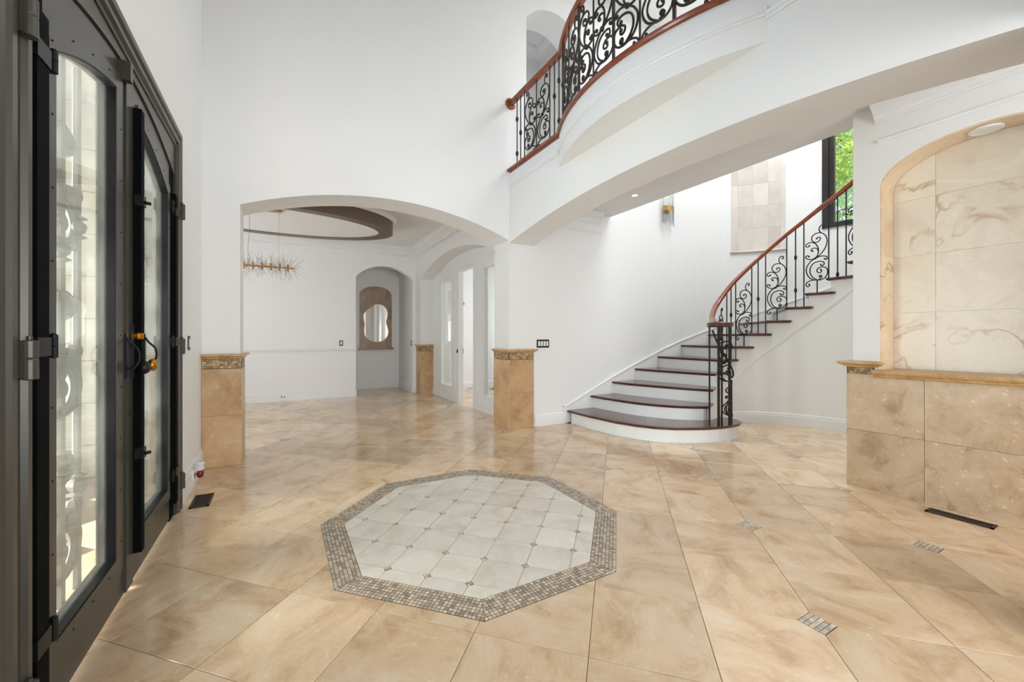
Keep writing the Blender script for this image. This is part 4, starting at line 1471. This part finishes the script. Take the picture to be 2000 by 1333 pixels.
# recessed lights
for x_, y_, z_, lab in ((2.10, 6.32, ZD, 'round white recessed ceiling light nearest the glazed screen arch'), (2.10, 8.40, ZD, 'round white recessed ceiling light near the end of the oval ring')):
    t = thing('recessed_light', (x_, y_, z_), lab, 'ceiling light', 'dining room recessed lights')
    mb = MB(); mb.lathe((x_, y_, z_), [(0.085, 0.0), (0.085, -0.006), (0.07, -0.010), (0.062, -0.004)], 'z', 28); mb.build('trim_ring', 'trim', t)
    mb = MB(); mb.lathe((x_, y_, z_), [(0.06, 0.0), (0.06, -0.006), (0.0, -0.006)], 'z', 24); mb.build('lens', 'ceil', t)
t = thing('recessed_light', (4.12, 3.80, 3.14), 'small lit recessed light in the gallery soffit', 'ceiling light')
mb = MB(); mb.lathe((4.12, 3.80, 3.14), [(0.05, 0.0), (0.05, -0.005), (0.036, -0.008), (0.03, -0.003)], 'z', 24); mb.build('trim_ring', 'trim', t)
mb = MB(); mb.lathe((4.12, 3.80, 3.14), [(0.03, 0.0), (0.03, -0.006), (0, -0.006)], 'z', 16); mb.build('bulb', 'bulb', t)

# alcove stone panel, shelf and mirror
t = thing('stone_arch_panel', (2.06, AYB, 0.97), 'tan stone arched panel with ledge in the alcove', 'wall panel')
px0, px1 = 1.675, 2.452
full = [(px0, 1.0), (px1, 1.0)] + [(p[0], p[1]) for p in ell_arch(px0, px1, 2.29, 2.51, 20)][::-1]
xc = [px0, 1.835, 2.30, px1]
for i in range(3):
    po = clip(full, [(1, 0, xc[i + 1] - 0.001), (-1, 0, -xc[i] - 0.001)])
    if i == 1:
        for zz0, zz1 in ((1.0, 1.45), (1.45, 1.95), (1.95, 2.6)):
            p2 = clip(po, [(0, 1, zz1 - 0.001), (0, -1, -zz0 - 0.001)])
            if len(p2) > 2:
                mb = MB(); extrude(mb, 'Y', p2, AYB, AYB - 0.02); mb.build('stone_slab', 'alcove', t)
    else:
        for zz0, zz1 in ((1.0, 1.7), (1.7, 2.6)):
            p2 = clip(po, [(0, 1, zz1 - 0.001), (0, -1, -zz0 - 0.001)])
            if len(p2) > 2:
                mb = MB(); extrude(mb, 'Y', p2, AYB, AYB - 0.02); mb.build('stone_slab', 'alcove', t)
mb = MB().box(px0 - 0.03, px1 + 0.03, AYB - 0.07, AYB, 0.945, 1.0)
mb.build('ledge', 'alcove', t)
blob = [(270, 430), (320, 445), (355, 490), (358, 540), (345, 590), (355, 635), (370, 680), (350, 730), (310, 765), (250, 773), (190, 755), (145, 715), (140, 660), (143, 610), (133, 560), (140, 515), (180, 480), (215, 455), (240, 435)]
bx = [(2.078 + (x_ - 255) * 0.00262, 1.615 + (600 - y_) * 0.00276) for x_, y_ in blob]
bxs = crm(bx + bx[:1], 4)[:-1]
t = thing('mirror', (2.08, AYB - 0.02, 1.13), 'wavy freeform mirror with thin gold frame in the alcove', 'mirror')
mb = MB(); extrude(mb, 'Y', bxs, AYB - 0.022, AYB - 0.034); mb.build('mirror_glass', 'mirror', t)
mb = MB(); mb.tube([(p[0], AYB - 0.032, p[1]) for p in bxs + bxs[:2]], 0.011, 6, False); mb.build('frame', 'gold', t)

# glazed screen between dining room and study
scr = thing('door_2', (XG, 6.85, 0), 'white framed glazed screen with open doorway to the study', 'door', kind='structure')
FX0, FX1 = XG - 0.03, XG + 0.05
ta = arch(GA0, GA1, 2.53, 2.84)
mb = MB(); extrude(mb, 'X', [(GA0, 2.56)] + [p for p in ta if p[1] > 2.56] + [(GA1, 2.56)], FX0 + 0.01, FX1)
mb.build('arched_panel', 'wall', scr)
mb = MB().box(FX0, FX1, GA0, GA1, 2.555, 2.62); mb.box(FX0 - 0.012, FX0, GA0, GA1, 2.60, 2.625)
mb.build('header', 'trim', scr)


def glazed(y0, y1, gy0, gy1):
    mb = MB(); extrude(mb, 'X', [(y0, 0.0), (y1, 0.0), (y1, 2.555), (y0, 2.555)], FX0, FX1, holes=[[(gy0, 0.28), (gy1, 0.28), (gy1, 2.415), (gy0, 2.415)]])
    f_ = mb.build('side_panel', 'trim', scr)
    mb = MB(); extrude(mb, 'X', [(gy0, 0.28), (gy1, 0.28), (gy1, 2.415), (gy0, 2.415)], XG + 0.004, XG + 0.010); mb.build('glass_pane', 'glass', f_)
    mb = MB(); extrude(mb, 'X', [(gy0 - 0.03, 0.25), (gy1 + 0.03, 0.25), (gy1 + 0.03, 2.445), (gy0 - 0.03, 2.445)], FX0 - 0.008, FX0, holes=[[(gy0, 0.28), (gy1, 0.28), (gy1, 2.415), (gy0, 2.415)]])
    mb.build('glazing_bead', 'trim', f_)
    mb = MB().box(FX0 - 0.012, FX0, y0, y1, 0, 0.09); mb.build('plinth', 'trim', f_)


glazed(7.42, 8.56, 7.45, 8.02)
glazed(YA2 + 0.01, 6.33, 5.45, 6.03)
for y0, y1 in ((7.09, 7.42), (6.33, 6.43)):
    mb = MB().box(FX0 - 0.01, FX1 + 0.01, y0, y1, 0, 2.56)
    if y0 > 7: mb.box(FX0 - 0.022, FX0 - 0.01, 7.25, 7.40, 0, 2.56)
    mb.build('jamb', 'trim', scr)
mb = MB().box(FX1 + 0.005, FX1 + 0.012, 7.085, 7.092, 0.94, 1.04); mb.box(FX0 - 0.024, FX0 - 0.01, 7.115, 7.15, 0.955, 1.02); mb.build('strike_plate', 'plate', scr)
mb = MB().box(FX0, FX1, 6.43, 7.09, 2.50, 2.56); mb.build('door_head', 'trim', scr)

# ================================================================== SWITCHES, OUTLETS, VENTS
def switch(axis, d, sgn, a, z, gangs, label):
    t = thing('light_switch', P3(axis, a, z, d), label, 'switch')
    wv = 0.046 * gangs + 0.026
    mb = MB(); extrude(mb, axis, [(a - wv / 2, z - 0.058), (a + wv / 2, z - 0.058), (a + wv / 2, z + 0.058), (a - wv / 2, z + 0.058)], d, d + sgn * 0.007)
    mb.build('plate', 'plate', t)
    for g in range(gangs):
        c = a + (g - (gangs - 1) / 2) * 0.046
        mb = MB(); extrude(mb, axis, [(c - 0.0165, z - 0.034), (c + 0.0165, z - 0.034), (c + 0.0165, z + 0.034), (c - 0.0165, z + 0.034)], d + sgn * 0.007, d + sgn * 0.011)
        mb.build('rocker', 'rocker', t)


switch('Y', YA, -1, 3.262, 1.163, 4, 'black four gang light switch beside the stone pillar')
switch('X', XL, 1, 4.08, 1.205, 1, 'black light switch between front door and arch')
switch('Y', YD, -1, 1.11, 1.13, 1, 'black light switch left of the alcove')
switch('X', AL1, -1, 9.05, 1.12, 1, 'black light switch inside the alcove')
t = thing('wall_outlet', (0.04, YD - 0.018, 0.085), 'white outlet in the dining room baseboard', 'outlet')
mb = MB().box(-0.035, 0.115, YD - 0.026, YD - 0.018, 0.045, 0.125); mb.build('plate', 'trim', t)
for dx in (0.015, 0.065):
    mb = MB().box(dx - 0.012, dx + 0.012, YD - 0.0275, YD - 0.026, 0.075, 0.095); mb.build('socket', 'plate', t)
t = thing('wall_outlet', (XL + 0.018, 4.21, 0.11), 'white outlet in the baseboard beside the front door', 'outlet')
mb = MB().box(XL + 0.018, XL + 0.026, 4.13, 4.29, 0.06, 0.145); mb.build('plate', 'rocker', t)
for dy in (4.165, 4.25):
    mb = MB().box(XL + 0.026, XL + 0.0275, dy - 0.012, dy + 0.012, 0.09, 0.11); mb.build('socket', 'plate', t)
t = thing('air_freshener', (XL + 0.055, 4.20, 0.06), 'plug in air freshener with red oil by front door', 'air freshener')
mb = MB(); mb.lathe((XL + 0.06, 4.20, 0.125), [(0.026, 0), (0.03, 0.01), (0.03, 0.05), (0.036, 0.055), (0.036, 0.066), (0.02, 0.07)], 'z', 18); mb.box(XL + 0.026, XL + 0.05, 4.18, 4.22, 0.11, 0.17); mb.build('plug_body', 'clearplastic', t, True)
mb = MB(); mb.lathe((XL + 0.06, 4.20, 0.06), [(0.012, 0), (0.022, 0.01), (0.027, 0.035), (0.026, 0.066)], 'z', 18); mb.build('oil_bottle', 'red', t, True)
t = thing('wall_sensor', (4.03, 9.0, 2.12), 'small white sensor on the study wall seen through the doorway', 'sensor')
mb = MB().box(3.86, 3.93, 8.97, 9.0, 2.10, 2.20); mb.build('housing', 'rocker', t)
mb = MB(); mb.lathe((3.89, 8.96, 2.07), [(0.01, -0.03), (0.03, -0.02), (0.03, 0.02), (0.01, 0.03)], 'z', 12); mb.build('lens', 'ring', t)


def vent(cx, cy, w_, l_, cols, rows, label, rot=0):
    t = thing('floor_vent', (cx, cy, 0), label, 'floor vent')
    mb = MB().box(cx - w_ / 2 + 0.004, cx + w_ / 2 - 0.004, cy - l_ / 2 + 0.004, cy + l_ / 2 - 0.004, 0.0005, 0.002); mb.build('dark_sheet', 'hole', t)  # flat black sheet standing in for the shade inside the vent
    mb = MB()
    bd = 0.018
    x0, x1, y0, y1 = cx - w_ / 2, cx + w_ / 2, cy - l_ / 2, cy + l_ / 2
    mb.box(x0, x1, y0, y0 + bd, 0.001, 0.006).box(x0, x1, y1 - bd, y1, 0.001, 0.006).box(x0, x0 + bd, y0, y1, 0.001, 0.006).box(x1 - bd, x1, y0, y1, 0.001, 0.006)
    mb.build('rim', 'vent', t)
    mb = MB()
    for i in range(1, cols):
        xx = x0 + bd + (w_ - 2 * bd) * i / cols
        mb.box(xx - 0.0025, xx + 0.0025, y0 + bd, y1 - bd, 0.002, 0.005)
    for j in range(1, rows):
        yy = y0 + bd + (l_ - 2 * bd) * j / rows
        mb.box(x0 + bd, x1 - bd, yy - 0.0025, yy + 0.0025, 0.002, 0.005)
    rr = random.Random(5)
    for i in range(cols):
        for j in range(rows):
            xx = x0 + bd + (w_ - 2 * bd) * (i + 0.5) / cols; yy = y0 + bd + (l_ - 2 * bd) * (j + 0.5) / rows
            mb.lathe((xx, yy, 0.002), [(0.0075, 0.0), (0.0075, 0.0025)], 'z', 6)
    mb.build('scroll_grille', 'vent', t)


vent(-0.528, 3.775, 0.125, 0.275, 4, 9, 'small dark bronze floor vent in front of the front door wall')
vent(4.115, 0.905, 0.105, 0.32, 3, 12, 'long dark bronze floor vent under the marble niche')

# ================================================================== STAIR WALL: stone panel, sconce, window
t = thing('stone_wall_panel', (*pol(RO, 50), 2.7), 'tall pale stone panel with ledge on the curved stair wall', 'wall panel')
pa0, pa1, pz0, pz1 = 39.6, 60.6, 2.745, 4.26
ac = [pa0, 42.4, 48.3, 54.2, 58.8, pa1]
for c in range(5):
    n_r = 4
    for r in range(n_r):
        z0 = pz0 + (pz1 - pz0) * max(0, (r + (0.0 if c % 2 == 0 else 0.0))) / n_r
        z1 = pz0 + (pz1 - pz0) * min(n_r, r + 1) / n_r
        a0, a1 = ac[c] + 0.04, ac[c + 1] - 0.04
        mb = MB()
        top = z1 - 0.0015
        rows_ = [(a0, z0 + 0.0015, top), ((a0 + a1) / 2, z0 + 0.0015, top), (a1, z0 + 0.0015, top)]
        if r == n_r - 1 and c in (0, 4):
            if c == 0: rows_ = [(a0, z0 + 0.0015, top - 0.12), ((a0 + a1) / 2, z0 + 0.0015, top - 0.035), (a1, z0 + 0.0015, top)]
            else: rows_ = [(a0, z0 + 0.0015, top), ((a0 + a1) / 2, z0 + 0.0015, top - 0.035), (a1, z0 + 0.0015, top - 0.12)]
        v = []
        for rad_ in (RO + 0.01, RO - 0.006):
            for a, zz0, zz1 in rows_:
                v += [pol(rad_, a, zz0), pol(rad_, a, zz1)]
        f_ = []
        for q in (0, 2):
            f_ += [(6 + q, 6 + q + 2, 6 + q + 3, 6 + q + 1), (q + 1, q + 3, 6 + q + 3, 6 + q + 1), (q, 6 + q, 6 + q + 2, q + 2)]
        f_ += [(0, 1, 7, 6), (4, 10, 11, 5)]
        mb.add(v, f_)
        mb.build('stone_tile', 'panel', t)
mb = MB(); sweep(mb, [pol(RO, a) for a in (39.2, 42, 45, 48, 51, 54, 57, 61.0)], zoff([(0, 0), (0.03, 0.005), (0.036, 0.02), (0.03, 0.035), (0, 0.04)], 2.705)); mb.build('ledge', 'panel', t)

t = thing('wall_sconce', (*pol(RO - 0.06, 8.3), 3.4), 'gold sconce with hanging crystal rods on the stair wall', 'sconce')
sa = 8.3
sc = Vector(pol(RO - 0.055, sa)); ta_ = Vector((cos(radians(sa)), -sin(radians(sa))))
nr_ = Vector((-sin(radians(sa)), -cos(radians(sa))))
mb = MB()
bandp = [sc + ta_ * (0.115 * cos(pi * i / 10)) + nr_ * (0.075 * sin(pi * i / 10)) for i in range(11)]
for p, q in zip(bandp[:-1], bandp[1:]):
    mb.add([(p.x, p.y, 3.395), (q.x, q.y, 3.395), (q.x, q.y, 3.475), (p.x, p.y, 3.475)], [(0, 1, 2, 3)])
bk = sc - nr_ * 0.045
mb.box(bk.x - 0.06, bk.x + 0.06, bk.y - 0.012, bk.y + 0.012, 3.37, 3.50)
mb.build('gold_band', 'gold', t)
rr = random.Random(9)
for i in range(11):
    f_ = i / 10
    p = sc + ta_ * (0.105 * cos(pi * f_)) + nr_ * (0.065 * sin(pi * f_))
    mb = MB()
    z0 = 3.14 + rr.uniform(0, 0.10); z1 = 3.46 + (rr.uniform(0.12, 0.27))
    mb.tube([(p.x, p.y, z0), (p.x, p.y, z1)], 0.0085, 8)
    mb.build('crystal_rod', 'crystal', t, True)

win = thing('window_1', (*pol(RO, 90), WZ0), 'tall dark framed window above the staircase with trees outside', 'window', kind='structure')
mb = MB()
def arcbox(a0, a1, r0, r1, z0, z1, n=6):
    for i in range(n):
        b0, b1 = a0 + (a1 - a0) * i / n, a0 + (a1 - a0) * (i + 1) / n
        mb.add([pol(r0, b0, z0), pol(r0, b1, z0), pol(r1, b1, z0), pol(r1, b0, z0), pol(r0, b0, z1), pol(r0, b1, z1), pol(r1, b1, z1), pol(r1, b0, z1)],
               [(0, 3, 2, 1), (4, 5, 6, 7), (0, 1, 5, 4), (2, 3, 7, 6), (3, 0, 4, 7), (1, 2, 6, 5)])
arcbox(WA0, WA0 + 2.0, RO - 0.02, RO + 0.16, WZ0, WZ1, 1); arcbox(WA1 - 2.0, WA1, RO - 0.02, RO + 0.16, WZ0, WZ1, 1)
arcbox(WA0 + 2.0, WA0 + 3.7, RO + 0.04, RO + 0.16, WZ0 + 0.05, WZ1, 1); arcbox(WA1 - 3.7, WA1 - 2.0, RO + 0.04, RO + 0.16, WZ0 + 0.05, WZ1, 1)
arcbox(WA0, WA1, RO - 0.02, RO + 0.16, WZ0, WZ0 + 0.075); arcbox(WA0, WA1, RO - 0.02, RO + 0.16, WZ1 - 0.075, WZ1)
arcbox(89.5, 90.5, RO + 0.02, RO + 0.14, WZ0, WZ1, 1)
mb.build('window_frame', 'winframe', win)
for a0, a1 in ((WA0 + 3.7, 89.5), (90.5, WA1 - 3.7)):
    mb = MB(); arcbox(a0, a1, RO + 0.09, RO + 0.096, WZ0 + 0.075, WZ1 - 0.075); mb.build('glass_pane', 'glass', win)
mb = MB(); arcbox(WA0 + 3.7, WA0 + 3.95, RO + 0.10, RO + 0.13, WZ0 + 0.075, WZ1 - 0.075, 1)
mb.build('glazing_bead', 'gold', win)

# tree outside
rt = random.Random(11)


def tree(loc, h, rx, nleaf, label):
    t = thing('tree', loc, label, 'tree')
    L = Vector(loc)
    mb = MB()
    mb.tube([L, L + Vector((0.1, 0, h * 0.5)), L + Vector((-0.1, 0.15, h))], 0.15, 7, True, [0.2, 0.14, 0.05])
    for i in range(9):
        z = h * rt.uniform(0.45, 0.9); a = rt.uniform(0, 6.28)
        s0 = L + Vector((0, 0, z)); mb.tube([s0, s0 + Vector((cos(a) * rx * .5, sin(a) * rx * .5, .5)), s0 + Vector((cos(a) * rx * .9, sin(a) * rx * .9, .8))], 0.04, 5, True, [0.06, 0.04, 0.015])
    mb.build('trunk', 'bark', t)
    mb = MB()
    cl = [(Vector((rt.gauss(0, rx * .42), rt.gauss(0, rx * .42), h * .72 + rt.gauss(0, rx * .45))), rt.uniform(.5, 1.0)) for _ in range(26)]
    for i in range(nleaf):
        c, r = cl[i % len(cl)]
        d = Vector((rt.gauss(0, 1), rt.gauss(0, 1), rt.gauss(0, 1))).normalized() * r * rt.random() ** 0.4
        p = L + c + d
        u = Vector((rt.gauss(0, 1), rt.gauss(0, 1), rt.gauss(0, 1))).normalized()
        v = u.cross(Vector((rt.gauss(0, 1), rt.gauss(0, 1), rt.gauss(0, 1)))).normalized()
        s_ = rt.uniform(0.05, 0.10)
        mb.add([p - u * s_, p + v * s_ * .5, p + u * s_, p - v * s_ * .5], [(0, 1, 2, 3)])
    o = mb.build('foliage', 'leaf', t); o['kind'] = 'stuff'


tree((13.4, 6.6, 0), 8.8, 2.6, 12000, 'leafy green tree outside the stair window, nearer one')
tree((20.5, 6.9, 0), 10.5, 2.8, 8000, 'leafy green tree behind the nearer one outside the stair window')
mb = MB().box(8.5, 40, -20, 30, -0.3, -0.15)
o = mb.build('ground', 'lawn'); tag(o, 'green lawn outside the stair window', 'lawn', kind='structure')
